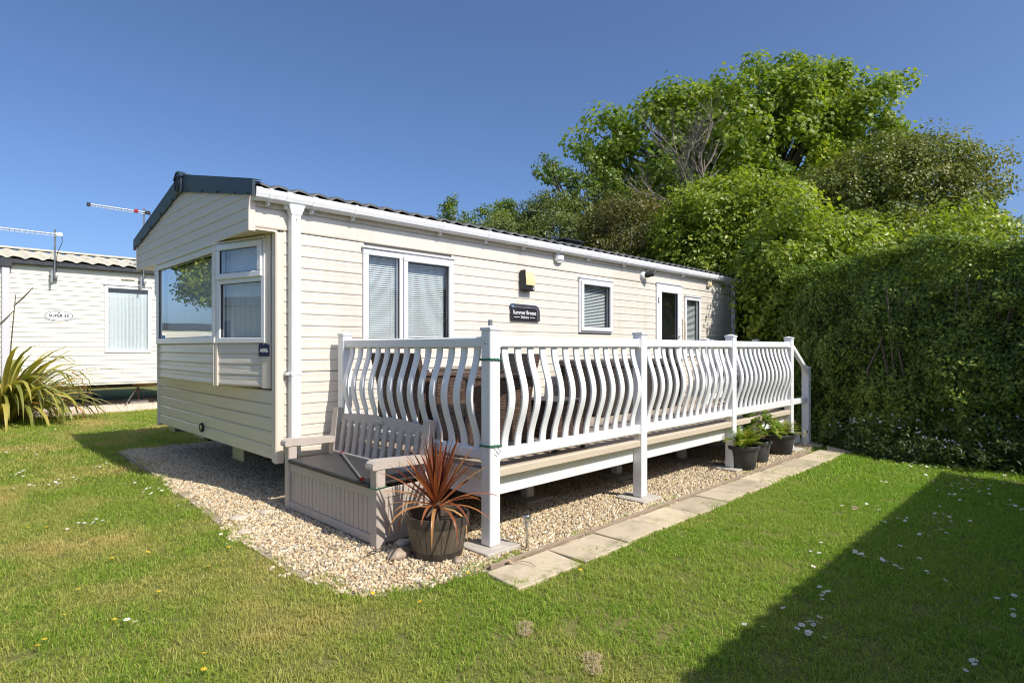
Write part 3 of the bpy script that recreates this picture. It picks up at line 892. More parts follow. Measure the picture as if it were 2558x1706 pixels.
# corner trims
for (y, s) in ((WY0, -1), (WY1, 1)):
    mb = MB()
    mb.box(2.182, 2.262, y + s * .022, y - s * .03, .375, 2.425, .006)
    mb.box(2.180, 2.20, y - s * .028, y - s * .058, .385, 2.424, .004)
    mb.box(2.192, 2.250, y + s * .0205, y + s * .026, .378, 2.423, .002)
    mb.build('corner_trim', 'trim', van)

# ---- bay front: a flat middle and two angled facets
BA, BB = (1.985, 6.02), (2.195, 5.235)
LA, LB = (1.985, 7.98), (2.195, 8.765)
BZ0, BZ1 = 1.035, 2.425
bay_mid = Fr((1.985, 6.02, 0), (0, 1, 0), (-1, 0, 0))
fv = Vector((BA[0] - BB[0], BA[1] - BB[1], 0)); FL = fv.length
nrm = Vector((-fv.y, fv.x, 0)).normalized()
if nrm.x > 0: nrm = -nrm
facet = Fr((BB[0], BB[1], 0), fv, nrm)                  # u from the hull corner to the middle
fv2 = Vector((LB[0] - LA[0], LB[1] - LA[1], 0))
n2 = Vector((-fv2.y, fv2.x, 0)).normalized()
if n2.x > 0: n2 = -n2
facet2 = Fr((LA[0], LA[1], 0), fv2, n2)

def make_window(fr, u0, u1, z0, z1, w=.062, name='window', proud=.034, blind=None, mull=None, glass='glass', drip=True):
    mb = MB()
    fr.rect_ring(mb, u0, u1, z0, z1, w, -.045, proud, .005)
    if mull: fr.box(mb, mull - .035, mull + .035, -.04, proud - .003, z0 + w - .002, z1 - w + .002, .004)
    if drip: fr.box(mb, u0 - .012, u1 + .012, proud - .02, proud + .016, z1 + .001, z1 + .022, .004)
    win = centre_build(mb, name, 'pvc_frame', van)
    spans = [(u0 + w, u1 - w)] if not mull else [(u0 + w, mull - .035), (mull + .035, u1 - w)]
    return win, spans, (z0 + w, z1 - w)

def pane(fr, win, a, b, z0, z1, o, mat='glass'):
    mb = MB(); mb.add([fr.P(a, o, z0), fr.P(b, o, z0), fr.P(b, o, z1), fr.P(a, o, z1)], [(0, 1, 2, 3)])
    p = mb.build('pane', mat, win)
    g = MB(); e = .008
    fr.rect_ring(g, a - .003, b + .003, z0 - .003, z1 + .003, e, o - .012, o + .008, .001)
    g.build('gasket', 'black', win)
    return p

# middle bay window
win, spans, (za, zb) = make_window(bay_mid, -.02, 1.98, 1.445, 2.385, .065, 'bay_window', .03, glass='glass_bay')
pane(bay_mid, win, .045, 1.915, za, zb, .004, 'glass_bay')
wave_curtain(bay_mid, .05, 1.91, za - .02, zb, -.085, 22, .012, 5).build('net_curtain', 'net', win, smooth=True)
# facet window: opening vent above a fixed light
def facet_window(fr, u0, u1, seed):
    w = .05
    mb = MB()
    fr.rect_ring(mb, u0, u1, 1.445, 2.39, w, -.04, .026, .004)
    fr.box(mb, u0 + w - .002, u1 - w + .002, -.035, .024, 2.005, 2.055, .004)
    fr.box(mb, u0 - .01, u1 + .01, .012, .040, 2.391, 2.408, .004)
    win = centre_build(mb, 'facet_window', 'pvc_frame', van)
    pane(fr, win, u0 + w, u1 - w, 1.495, 2.005, .002, 'glass_bay')
    sb = MB(); fr.rect_ring(sb, u0 + .022, u1 - .022, 2.045, 2.375, .055, .0265, .050, .006)
    sb.build('sash', 'pvc_frame', win)
    pane(fr, win, u0 + .077, u1 - .077, 2.10, 2.32, .034, 'glass_bay')
    wave_curtain(fr, u0 + .03, u1 - .03, 1.48, 2.36, -.075, 9, .012, seed).build('net_curtain', 'net', win, smooth=True)
    return win
facet_window(facet, FL * .09, FL * .955, 7)
facet_window(facet2, FL * .045, FL * .91, 8)
# boards below the bay windows
siding(van, bay_mid, rows(BZ0 + .012, 1.443, 4), .02, 1.94, [], 'clad_gloss', 'bay_board', [(o * 1.3, t) for o, t in BOARD_PROFILE])
siding(van, facet, rows(BZ0 + .012, 1.443, 4), .115, FL - .035, [], 'clad_gloss', 'bay_board')
siding(van, facet2, rows(BZ0 + .012, 1.443, 4), .035, FL - .115, [], 'clad_gloss', 'bay_board')
# vertical trims and skin of the bay
mb = MB()
facet.box(mb, 0.004, .118, -.03, .018, BZ0, 2.42, .004)
facet.box(mb, FL - .045, FL - .004, -.03, .022, BZ0, 2.42, .005)
bay_mid.box(mb, .000, .028, -.03, .026, BZ0, 2.42, .005)
facet2.box(mb, FL - .118, FL - .004, -.03, .018, BZ0, 2.42, .004)
facet2.box(mb, .004, .045, -.03, .022, BZ0, 2.42, .005)
bay_mid.box(mb, 1.932, 1.96, -.03, .026, BZ0, 2.42, .005)
facet.box(mb, .1, FL - .01, -.02, .008, 2.385, 2.42)
bay_mid.box(mb, .0, 1.96, -.02, .008, 2.383, 2.42)
facet2.box(mb, .01, FL - .1, -.02, .008, 2.385, 2.42)
mb.build('bay_trim', 'trim', van)
mb = MB()
out = [(BB[0] + .01, BB[1]), (BA[0] + .008, BA[1]), (LA[0] + .008, LA[1]), (LB[0] + .01, LB[1])]
mb.extrude([(x, y, BZ0 + .004) for x, y in out], (0, 0, .02))
for (p, q) in ((0, 1), (1, 2), (2, 3)):
    a, b = Vector((*out[p], 0)), Vector((*out[q], 0))
    mb.beam(a + Vector((.02, 0, (BZ0 + .03 + 1.44) / 2)), b + Vector((.02, 0, (BZ0 + .03 + 1.44) / 2)), .02, 1.44 - BZ0 - .03)
mb.build('bay_underside', 'trim', van)

# ---- gable above the bay
RZ, RY, EZ = 3.235, 7.0, 2.80
slope = (RZ - EZ) / (RY - 5.02)
def gl(z):
    h = max(0, (RZ - .03 - z) / slope)
    return (max(5.12, RY - h), min(8.88, RY + h))
siding(van, gab, rows(2.405, 3.205, 8), 5.12, 8.88, [], 'clad_grey', 'gable_board', BOARD_PROFILE, gl)
mb = MB()
mb.box(1.945, 2.005, 5.118, 5.15, 2.40, 2.80, .005)
mb.box(1.945, 2.005, 8.85, 8.882, 2.40, 2.80, .005)
mb.build('gable_corner_trim', 'trim', van)
mb = MB()
mb.box(1.968, 2.20, 5.135, 8.865, 2.422, 2.436)
mb.box(1.985, 2.20, 5.152, 5.17, 2.437, 2.80)
mb.box(1.985, 2.20, 8.83, 8.848, 2.437, 2.80)
mb.build('soffit', 'trim', van)
mb = MB(); mb.extrude([(1.99, 5.15, 2.44), (1.99, 8.85, 2.44), (1.99, 8.85, 2.76), (1.99, 7.0, 3.17), (1.99, 5.15, 2.76)], (.02, 0, 0))
mb.build('gable_backing', 'trim', van)

# ---- bargeboards with screw caps and apex badge
for s in (-1, 1):
    ye = 7 + s * 1.99
    def bz(y): return RZ - slope * abs(y - 7)
    p = [(1.935, 7, RZ + .035), (1.935, ye, bz(ye) + .022), (1.935, ye, bz(ye) - .115), (1.935, 7, RZ - .155)]
    mb = MB(); mb.extrude(p, (.022, 0, 0))
    p2 = [(1.935, 7, RZ + .036), (1.935, ye, bz(ye) + .023), (1.935, ye, bz(ye) + .017), (1.935, 7, RZ + .030)]
    mb.extrude([(1.957, y, z) for _, y, z in p2], (.06, 0, 0))
    bb = mb.build('bargeboard', 'fascia', van)
    mb = MB()
    for q in (.14, .36, .58, .80, .95):
        y = 7 + s * 1.99 * q
        mb.lathe([(.0, -.006), (.011, -.005), (.013, 0), (.013, .004)], (1.932, y, bz(y) - .135 + .03 * q), 10, axis='x')
    mb.build('screw_cap', 'screw', bb)
mb = MB()
mb.extrude([(1.912, 6.89, 3.065), (1.912, 6.89, 3.225), (1.912, 6.96, 3.277), (1.912, 7.04, 3.277), (1.912, 7.11, 3.225), (1.912, 7.11, 3.065)], (.035, 0, 0))
mb.extrude([(1.905, 6.872, 3.222), (1.905, 6.955, 3.288), (1.905, 7.045, 3.288), (1.905, 7.128, 3.222), (1.905, 7.118, 3.212), (1.905, 7.04, 3.278), (1.905, 6.96, 3.278), (1.905, 6.882, 3.212)], (.07, 0, 0))
badge = mb.build('apex_badge', 'fascia', van)
mb = MB()
ring = [(.098, 0), (.098, -.008), (.086, -.010), (.084, 0)]
mb.lathe([(r_ * .88, z_) for r_, z_ in ring], (1.912, 7.0, 3.160), 28, axis='x')
mb.build('badge_ring', 'black', badge)
text('badge_letters', 'ABI', .076, (1.909, 7.0, 3.160), (R(90), 0, R(-90)), 'black', badge, bold=.002, extrude=.004)

# ---- roof: pressed tile sheets
def tile_roof(mat, parent, x0, x1, y_e, z_e, y_r, z_r, pitch, amp, steps, ridge_mat=None, sub=8):
    nx = int((x1 - x0) / pitch * sub) + 1
    xs = np.linspace(x0, x1, nx)
    ph = (xs - x0) / pitch * 2 * np.pi
    w = amp * (np.sin(ph) + .35 * np.sin(2 * ph + .8))
    V = []
    lev = []
    for k in range(steps):
        lev += [(k / steps, .024), ((k + .94) / steps, .0)]
    lev.append((1.0, 0.0))
    lev = [(0.0, .004)] + lev
    for t, dz in lev:
        y = y_e + (y_r - y_e) * t; z = z_e + (z_r - z_e) * t
        V.append(np.stack([xs, np.full(nx, y), z + dz + w * 1.0 + (t == 0) * 0], 1))
    V = np.concatenate(V)
    F = []
    n = nx
    i = np.arange(nx - 1)
    for r in range(len(lev) - 1):
        F.append(np.stack([r * n + i, r * n + i + 1, (r + 1) * n + i + 1, (r + 1) * n + i], 1))
    me = np_mesh('roof_sheet', V - np.array(WL[parent]), np.concatenate(F), mat)
    return link_mesh('roof_sheet', me, parent, WL[parent])
tile_roof('rooft', van, 1.965, 11.52, 5.035, EZ - .026, 7.0, RZ, .182, .014, 6)
tile_roof('rooft', van, 1.965, 11.52, 8.965, EZ - .026, 7.0, RZ, .182, .014, 6)
mb = MB()
for k in range(22):
    x = 1.97 + k * .435
    mb.extrude([(x, 6.88, RZ - .005), (x, 6.93, RZ + .035), (x, 7.07, RZ + .035), (x, 7.12, RZ - .005)], (.44, 0, 0))
mb.build('ridge_cap', 'rooft', van)
mb = MB(); mb.box(2.0, 11.5, 5.11, 8.89, 2.735, 2.765)
mb.build('roof_deck', 'inner', van)
mb = MB(); mb.box(6.50, 6.88, 5.42, 5.86, 2.86, 2.955, .02); mb.box(6.46, 6.92, 5.38, 5.90, 2.945, 2.975, .012)
mb.build('roof_vent', 'black', van)

# ---- gutter, clips, downpipes
GY = 5.02
prof = [(5.132, 2.758), (5.132, 2.69), (5.115, 2.668), (5.055, 2.663), (5.028, 2.685), (5.018, 2.72), (5.016, 2.758), (5.022, 2.758), (5.026, 2.725), (5.04, 2.685), (5.1, 2.675), (5.122, 2.70), (5.126, 2.758)]
gx = [1.985, 5.95, 11.54]
for i in range(2):
    mb = MB(); mb.extrude([(gx[i] + .001, y, z) for y, z in prof], (gx[i + 1] - gx[i] - .002, 0, 0))
    mb.build('gutter', 'pvc', van)
def clip_at(x, w=.03, g=.006):
    mb = MB(); cy, cz = 5.075, 2.715
    p = [(cy + (y - cy) * 1.10, cz + (z - cz) * 1.13) for y, z in prof[:7]] + [(5.128, 2.764)]
    mb.extrude([(x - w / 2, y, z) for y, z in p], (w, 0, 0))
    mb.box(x - w * .3, x + w * .3, 5.07, 5.134, 2.628, 2.665, .004)
    mb.build('gutter_clip', 'pvc', van)
for x in (2.10, 2.92, 3.98, 4.66, 5.30, 6.62, 7.50, 8.35, 9.30, 10.3, 11.0): clip_at(x)
for x in (2.26, 2.50, 5.95, 11.20, 11.42): clip_at(x, .045)
for x in (1.983, 11.545):
    mb = MB(); cy, cz = 5.075, 2.715
    p = [(cy + (y - cy) * 1.08, cz + (z - cz) * 1.1) for y, z in prof[:7]]
    mb.extrude([(x - .012, y, z) for y, z in p], (.05, 0, 0))
    mb.build('gutter_end', 'pvc', van)
def downpipe(x, zb):
    mb = MB()
    mb.box(x - .044, x + .044, 5.052, 5.13, zb, 2.60, .008)
    mb.add([(x - .075, 5.035, 2.672), (x + .075, 5.035, 2.672), (x + .075, 5.128, 2.672), (x - .075, 5.128, 2.672), (x - .047, 5.049, 2.585), (x + .047, 5.049, 2.585), (x + .047, 5.129, 2.585), (x - .047, 5.129, 2.585)],
           [(0, 1, 5, 4), (1, 2, 6, 5), (2, 3, 7, 6), (3, 0, 4, 7), (4, 5, 6, 7), (0, 3, 2, 1)])
    d = mb.build('downpipe', 'pvc', van)
    for z in (1.17, .55):
        m2 = MB(); m2.box(x - .050, x + .050, 5.047, 5.132, z - .016, z + .016, .004); m2.box(x - .085, x - .05, 5.08, 5.12, z - .012, z + .012, .003)
        m2.build('pipe_clip', 'pvc', d)
    m2 = MB(); m2.lathe([(0, -.004), (.006, -.003), (.006, 0)], (x, 5.0515, 2.54), 8, axis='y'); m2.build('screw', 'rust', d)
downpipe(2.338, .44)
downpipe(11.28, .44)

# ---- side windows and door
win, spans, (za, zb) = make_window(side, *WIN1, mull=3.51)
for i, (a, b) in enumerate(spans):
    if i == 1:
        s2 = MB(); side.rect_ring(s2, a - .03, b + .03, za - .03, zb + .03, .052, .0345, .054, .006); s2.build('sash', 'pvc_frame', win)
        a += .024; b -= .024; z0, z1 = za + .024, zb - .024
    else:
        z0, z1 = za, zb
    pane(side, win, a, b, z0, z1, .016)
    slat_blind(side, a - .01, b + .01, z0, z1 + .02, -.05).build('blind', 'blind', win)
win, spans, (za, zb) = make_window(side, *WIN2, w=.055)
a, b = spans[0]
s2 = MB(); side.rect_ring(s2, a - .03, b + .03, za - .03, zb + .03, .058, .0345, .056, .006); s2.build('sash', 'pvc_frame', win)
pane(side, win, a + .03, b - .03, za + .03, zb - .03, .016)
slat_blind(side, a, b, za, zb + .02, -.05, tilt=38).build('blind', 'blind', win)
win, spans, (za, zb) = make_window(side, *WIN3, w=.055)
a, b = spans[0]
pane(side, win, a, b, za, zb, .016)
slat_blind(side, a - .01, b + .01, za, zb + .02, -.06, tilt=32).build('blind', 'blind', win)
# door
mb = MB(); side.rect_ring(mb, *DOOR, .055, -.045, .034, .005)
side.box(mb, DOOR[0] - .012, DOOR[1] + .012, .02, .05, DOOR[3] + .001, DOOR[3] + .018, .004)
frame = centre_build(mb, 'door_frame', 'pvc_frame', van)
mb = MB(); side.rect_ring(mb, DOOR[0] + .05, DOOR[1] - .05, DOOR[2] + .04, DOOR[3] - .045, .095, -.02, .040, .006, wb=.16)
door = centre_build(mb, 'door', 'pvc_frame', van)
pane(side, door, DOOR[0] + .145, DOOR[1] - .145, DOOR[2] + .20, DOOR[3] - .14, .012)
mb = MB()
side.box(mb, DOOR[1] - .125, DOOR[1] - .095, .041, .052, 1.52, 1.74, .004); side.box(mb, DOOR[1] - .20, DOOR[1] - .10, .065, .08, 1.60, 1.622, .006)
side.box(mb, DOOR[1] - .118, DOOR[1] - .102, .05, .07, 1.60, 1.62)
mb.build('handle', 'pvc_frame', door)
for z in (.85, 1.5, 2.2):
    mb = MB(); side.box(mb, DOOR[0] + .03, DOOR[0] + .062, .041, .06, z - .05, z + .05, .006); mb.build('hinge', 'pvc_frame', door)
mb = MB()
for z in (1.66, 1.84):
    side.box(mb, DOOR[1] - .138, DOOR[1] - .125, .013, .020, z, z + .03)
mb.build('keep', 'white_plastic', door)
# grab rails beside the door and below the window
mb = MB(); mb.tube([side.P(9.36, .014, 1.50), side.P(9.36, .055, 1.53), side.P(9.36, .062, 1.70), side.P(9.36, .055, 1.87), side.P(9.36, .014, 1.90)], .013, 8)
mb.build('grab_rail', 'cream_plastic', van, smooth=True)
mb = MB(); mb.tube([side.P(7.22, .014, 1.40), side.P(7.22, .06, 1.46), side.P(7.27, .075, 1.53), side.P(7.36, .06, 1.54), side.P(7.43, .014, 1.47)], .012, 8)
mb.build('grab_rail', 'white_plastic', van, smooth=True)
# round port low on the front
mb = MB(); mb.lathe([(.0, -.012), (.030, -.014), (.034, -.020), (.048, -.022), (.052, -.016), (.052, .0)], (2.185, 7.07, .515), 24, axis='x')
pr = mb.build('round_port', 'black', van, smooth=True)
mb = MB(); mb.lathe([(0, -.020), (.020, -.019), (.029, -.0155)], (2.185, 7.07, .515), 20, axis='x'); mb.build('port_lens', 'chrome', pr, smooth=True)

# ---- chassis, axle stands, drawbar
for y in (6.1, 7.9):
    mb = MB(); mb.box(2.5, 11.1, y - .03, y + .03, .24, .265); mb.box(2.5, 11.1, y - .004, y + .004, .265, .385); mb.box(2.5, 11.1, y - .03, y + .03, .385, .41)
    mb.build('chassis_beam', 'dark_steel', van)
mb = MB()
for x in (2.6, 4.6, 6.6, 8.6, 10.6): mb.box(x - .025, x + .025, 5.3, 8.7, .34, .39)
mb.build('cross_member', 'dark_steel', van)
mb = MB(); mb.box(2.32, 2.50, 6.25, 6.55, .22, .37, .006); mb.box(2.38, 2.95, 6.33, 6.42, .25, .33, .004); mb.build('drawbar_bracket', 'steel', van)
mb = MB(); mb.box(2.40, 2.9, 7.75, 7.83, .29, .385, .004); mb.box(2.36, 2.43, 7.6, 7.95, .30, .37, .004); mb.build('drawbar_bracket', 'steel', van)
mb = MB(); mb.box(2.28, 2.42, 8.45, 8.7, .31, .395, .004); mb.build('drawbar_bracket', 'steel', van)
mb = MB(); mb.box(2.42, 2.56, 5.55, 5.9, .33, .385, .004); mb.lathe([(.03, .26), (.03, .36)], (2.48, 5.72, 0), 10); mb.build('drawbar_bracket', 'rust', van)
def axle_stand(parent, x, y, ztop, s=1.0):
    st = MB()
    for a in range(3):
        th = a * 2.094 + .4
        st.tube([(x + .02 * math.cos(th), y + .02 * math.sin(th), ztop - .12), (x + .12 * s * math.cos(th), y + .12 * s * math.sin(th), .10)], .008, 5)
    st.tube([(x, y, .12), (x, y, ztop)], .016, 8)
    o = st.build('axle_stand', 'rust', parent)
    b = MB().box(x - .2, x + .2, y - .11, y + .11, .0, .105, .008)
    b.build('stand_block', 'block', o)
for x in (3.1, 5.2, 7.4, 9.6):
    for y in (6.1, 7.9): axle_stand(van, x, y, .24)

# ---- signs and fittings on the wall
sg = thing('name_sign', 'charcoal name sign reading Summer Breeze Deluxe on the cream wall', 'sign', (5.36, 5.13, 1.74))
O = Fr((5.094, 5.128, 0), (1, 0, 0), (0, -1, 0))
W_, Zb, Zt = .534, 1.742, 1.948
def arc(cx, cz, r, a0, a1, n=10):
    return [(cx + r * math.cos(R(a0 + (a1 - a0) * i / n)), cz + r * math.sin(R(a0 + (a1 - a0) * i / n))) for i in range(n + 1)]
outl = [(0.008, Zb), (W_, Zb)] + arc(W_ - .095, Zt - .095 - .004, .095, 0, 90) + arc(.028, Zt - .026, .028, 90, 205, 8) + [(.008, Zt - .05)]
mb = MB(); mb.extrude([O.P(u, 0, z) for u, z in outl], (0, -.012, 0)); panel = mb.build('sign_panel', 'signgrey', sg)
inl = [(0.010, Zb + .002), (W_ - .048, Zb + .002)] + arc(W_ - .048 - .060, Zt - .105, .060, 0, 90, 8) + [(.010, Zt - .045)]
mb = MB(); mb.extrude([O.P(u, .0125, z) for u, z in inl], (0, -.0015, 0)); mb.build('sign_face', 'signblack', sg)
ln = [(W_ - .046, Zb + .002)] + arc(W_ - .046 - .060, Zt - .102, .060, 0, 90, 8) + [(.04, Zt - .042), (.018, Zt - .034), (.006, Zt - .02)]
mb = MB()
for (a, b) in zip(ln[:-1], ln[1:]):
    mb.beam(O.P(a[0], .0145, a[1]), O.P(b[0], .0145, b[1]), .003, .0045, up=(0, -1, 0))
mb.build('sign_line', 'signline', sg)
mb = MB(); mb.lathe([(0, -.002), (.027, -.002), (.028, .0)], (5.094 + .030, 5.1155, Zt - .028), 20, axis='y'); mb.build('maker_mark', 'signblue', sg)
text('maker_letters', 'ABI', .026, (5.126, 5.1128, Zt - .028), (R(90), 0, 0), 'signline', sg, extrude=.0003, bold=.0004)
text('lettering', 'Summer Breeze', .068, (5.094 + .248, 5.1135, 1.842), (R(90), 0, 0), 'signwhite', sg, bold=.0006, extrude=.0006, spacing=.96)
text('lettering', 'Deluxe', .050, (5.094 + .248, 5.1135, 1.786), (R(90), 0, 0), 'signwhite', sg, bold=.0002, extrude=.0006)
mb = MB()
O.box(mb, .055, .155, .0135, .0145, 1.783, 1.789); O.box(mb, .340, .435, .0135, .0145, 1.783, 1.789)
mb.build('rule', 'signwhite', sg)
mb = MB()
for u, z in ((.03, Zb + .02), (.03, Zt - .07), (W_ - .022, Zb + .02), (W_ - .022, Zt - .10)):
    mb.lathe([(0, -.003), (.005, -.002), (.006, 0)], (5.094 + u, 5.115, z), 8, axis='y')
mb.build('sign_screw', 'chrome', sg)

pl = thing('number_plate', 'small navy plate marked A006 beside the bay window', 'sign', (2.15, 5.30, 1.33))
mb = MB(); p = [(.008, 1.325), (.150, 1.325), (.150, 1.438), (.100, 1.440), (.082, 1.425), (.062, 1.441), (.050, 1.441), (.030, 1.430), (.008, 1.430)]
mb.extrude([facet.P(u, .021, z) for u, z in p], facet.N * .006); mb.build('plate', 'navy', pl)
yaw = math.atan2(-facet.U.y, -facet.U.x)
text('lettering', 'A006', .052, facet.P(.076, .0275, 1.376), (R(90), 0, yaw), 'signwhite', pl, extrude=.0004)

si = thing('alarm_siren', 'yellowed alarm siren box above the name sign', 'alarm box', (5.37, 5.13, 2.11))
mb = MB(); mb.box(5.268, 5.30, 5.05, 5.132, 2.125, 2.375, .008); mb.box(5.30, 5.468, 5.10, 5.132, 2.115, 2.37, .006); mb.box(5.296, 5.470, 5.055, 5.10, 2.118, 2.175, .010)
mb.build('siren_base', 'black', si)
mb = MB()
pf = [(5.10, 2.37)] + [(5.10 - .052 * math.sin(R(a)), 2.176 + .194 * math.cos(R(a)) ** .8 if a < 90 else 2.176) for a in (0, 15, 30, 45, 60, 75, 88)] + [(5.10, 2.176)]
mb.extrude([(5.302, y, z) for y, z in pf], (.164, 0, 0)); mb.build('siren_cover', 'sirencream', si)
mb = MB(); mb.lathe([(0, -.003), (.010, -.002), (.012, 0)], (5.44, 5.0545, 2.145), 10, axis='y'); mb.build('siren_lamp', 'signwhite', si)

wb = thing('junction_box', 'white weatherproof box tucked under the gutter', 'electrical box', (5.99, 5.13, 2.55))
mb = MB(); mb.box(5.92, 6.075, 5.085, 5.135, 2.552, 2.655, .012); mb.build('box_body', 'white_plastic', wb)
mb = MB(); mb.box(5.93, 6.065, 5.075, 5.084, 2.575, 2.65, .004); mb.build('box_lid', 'white_plastic', wb)
mb = MB(); mb.box(5.95, 6.045, 5.09, 5.128, 2.535, 2.552, .006); mb.build('cable_gland', 'white_plastic', wb)

cc = thing('security_camera', 'small black security camera on a white round mount under the gutter', 'camera', (8.06, 5.13, 2.55))
mb = MB(); mb.lathe([(.0, -.05), (.045, -.05), (.06, -.035), (.066, 0)], (8.06, 5.137, 2.55), 20, axis='y'); mb.build('mount', 'white_plastic', cc, smooth=True)
mb = MB(); mb.tube([(8.08, 5.10, 2.55), (8.10, 5.07, 2.552), (8.16, 5.02, 2.575)], [.032, .042, .042], 14); mb.tube([(8.16, 5.02, 2.575), (8.172, 5.01, 2.58)], [.045, .045], 14)
mb.build('camera_body', 'black', cc, smooth=True)
mb = MB(); mb.tube([(8.13, 5.04, 2.612), (8.19, 4.99, 2.625)], [.018, .017], 10); mb.build('sensor', 'black', cc, smooth=True)

yb = thing('sensor_light', 'small cream box near the far end of the wall', 'electrical box', (10.27, 5.13, 2.52))
mb = MB(); mb.box(10.22, 10.35, 5.085, 5.135, 2.525, 2.655, .010); mb.build('box_body', 'cream_plastic', yb)
mb = MB(); mb.box(10.235, 10.335, 5.075, 5.084, 2.55, 2.60, .003); mb.build('cover_plate', 'sirencream', yb)

# ------------------------------------------------------------------ decking with balustrade
DY, DX = 2.99, 2.78
deck = thing('veranda_decking', 'raised veranda deck with white wavy balustrade along the caravan', 'decking', (DX, DY, 0))
def piece(o, name=None):
    c = o.copy(); COL.objects.link(c); WL[c] = WL.get(o, Vector((0, 0, 0)))
    return c
# boards
nb = 14; y = 3.015; bw = (5.09 - 3.015) / nb
for i in range(nb):
    x1 = 8.36 if i < 8 else 10.24
    mb = MB().box(2.745, x1, y + .002, y + bw - .003, .532, .555 + RNG.uniform(-.0008, .0008), .003)
    centre_build(mb, 'deck_board', 'deck', deck); y += bw
# edge trims, fascias
posts_front = [2.78, 4.66, 6.55, 8.34]
for a, b in zip(posts_front[:-1], posts_front[1:]):
    centre_build(MB().box(a + .045, b - .040, 2.955, 3.014, .498, .557, .006), 'edge_trim', 'decktrim', deck)
    centre_build(MB().box(a + .05, b - .05, 3.030, 3.052, .352, .497, .004), 'fascia_board', 'pvc', deck)
centre_build(MB().box(2.725, 2.744, 3.04, 5.06, .498, .557, .006), 'edge_trim', 'decktrim', deck)
centre_build(MB().box(2.762, 2.79, 3.04, 5.06, .352, .497, .004), 'fascia_board', 'pvc', deck)
centre_build(MB().box(8.39, 10.17, 4.185, 4.215, .352, .497, .004), 'fascia_board', 'pvc', deck)
centre_build(MB().box(10.20, 10.23, 4.26, 5.06, .352, .497, .004), 'fascia_board', 'pvc', deck)
mb = MB()
for yy in (3.5, 4.0, 4.5, 5.0): mb.box(2.80, 8.3, yy - .022, yy + .022, .42, .530)
mb.box(8.3, 10.2, 4.70, 4.745, .42, .53)
for xx in (3.4, 4.66, 5.6, 6.55, 7.5): mb.box(xx - .022, xx + .022, 3.056, 5.05, .365, .419)
mb.build('joist_frame', 'dark_steel', deck)

HP = .0485
def post(x, y, z0, z1, cap=True, wd=HP):
    mb = MB().box(x - wd, x + wd, y - wd, y + wd, z0, z1 - .03, .006)
    p = mb.build('post', 'pvc', deck, loc=(x, y, z0))
    c = MB(); w = wd + .006
    c.box(x - w, x + w, y - w, y + w, z1 - .031, z1 - .012, .003)
    c.add([(x - w, y - w, z1 - .012), (x + w, y - w, z1 - .012), (x + w, y + w, z1 - .012), (x - w, y + w, z1 - .012), (x, y, z1 + .006)], [(0, 1, 4), (1, 2, 4), (2, 3, 4), (3, 0, 4)])
    c.build('post_cap', 'pvc', p)
    return p
for x in posts_front: post(x, DY, .035, 1.552)
post(2.78, 4.99, .035, 1.545)
post(8.34, 4.21, .035, 1.545); post(10.22, 4.21, .035, 1.55); post(10.22, 5.0, .035, 1.55)
post(9.01, DY, .02, 1.135)
# bolt heads on the corner post
mb = MB(); mb.lathe([(0, -.006), (.010, -.005), (.012, 0)], (DX - HP, DY + .005, 1.435), 8, axis='x'); mb.build('bolt', 'steel', deck)

# balusters: one mesh for each facing, copied along the rails
BZ_0, BZ_1 = .690, 1.408
def baluster_mesh(axis):
    n = 18; A = .076; w = .0305; th = .011
    V = []; F = []
    for i in range(n + 1):
        t = i / n
        z = BZ_0 + (BZ_1 - BZ_0) * t
        s = max(0, math.sin(math.pi * min(1, max(0, (t - .04) / .92)))) ** 1.7
        o = A * s
        dt = .01
        s2 = max(0, math.sin(math.pi * min(1, max(0, (t + dt - .04) / .92)))) ** 1.7
        dz = (BZ_1 - BZ_0) * dt; do = A * (s2 - s); L = math.hypot(dz, do)
        nz, no = -do / L, dz / L        # across the bar, in its plane
        b = .004
        ring = [(-w, -th + b), (-w + b, -th), (w - b, -th), (w, -th + b), (w, th - b), (w - b, th), (-w + b, th), (-w, th - b)]
        for (u, q) in ring:
            oo = -o + q * no; zz = z + q * nz
            V.append((u, oo, zz) if axis == 'y' else (oo, u, zz))
    for i in range(n):
        for k in range(8):
            k2 = (k + 1) % 8
            F.append((i * 8 + k, i * 8 + k2, (i + 1) * 8 + k2, (i + 1) * 8 + k))
    F += [tuple(range(8)), tuple(n * 8 + k for k in range(8))]
    mb = MB(); mb.add(V, F)
    return mb.mesh('baluster', 'pvc', (0, 0, 0), smooth=True)
bal_y, bal_x = baluster_mesh('y'), baluster_mesh('x')

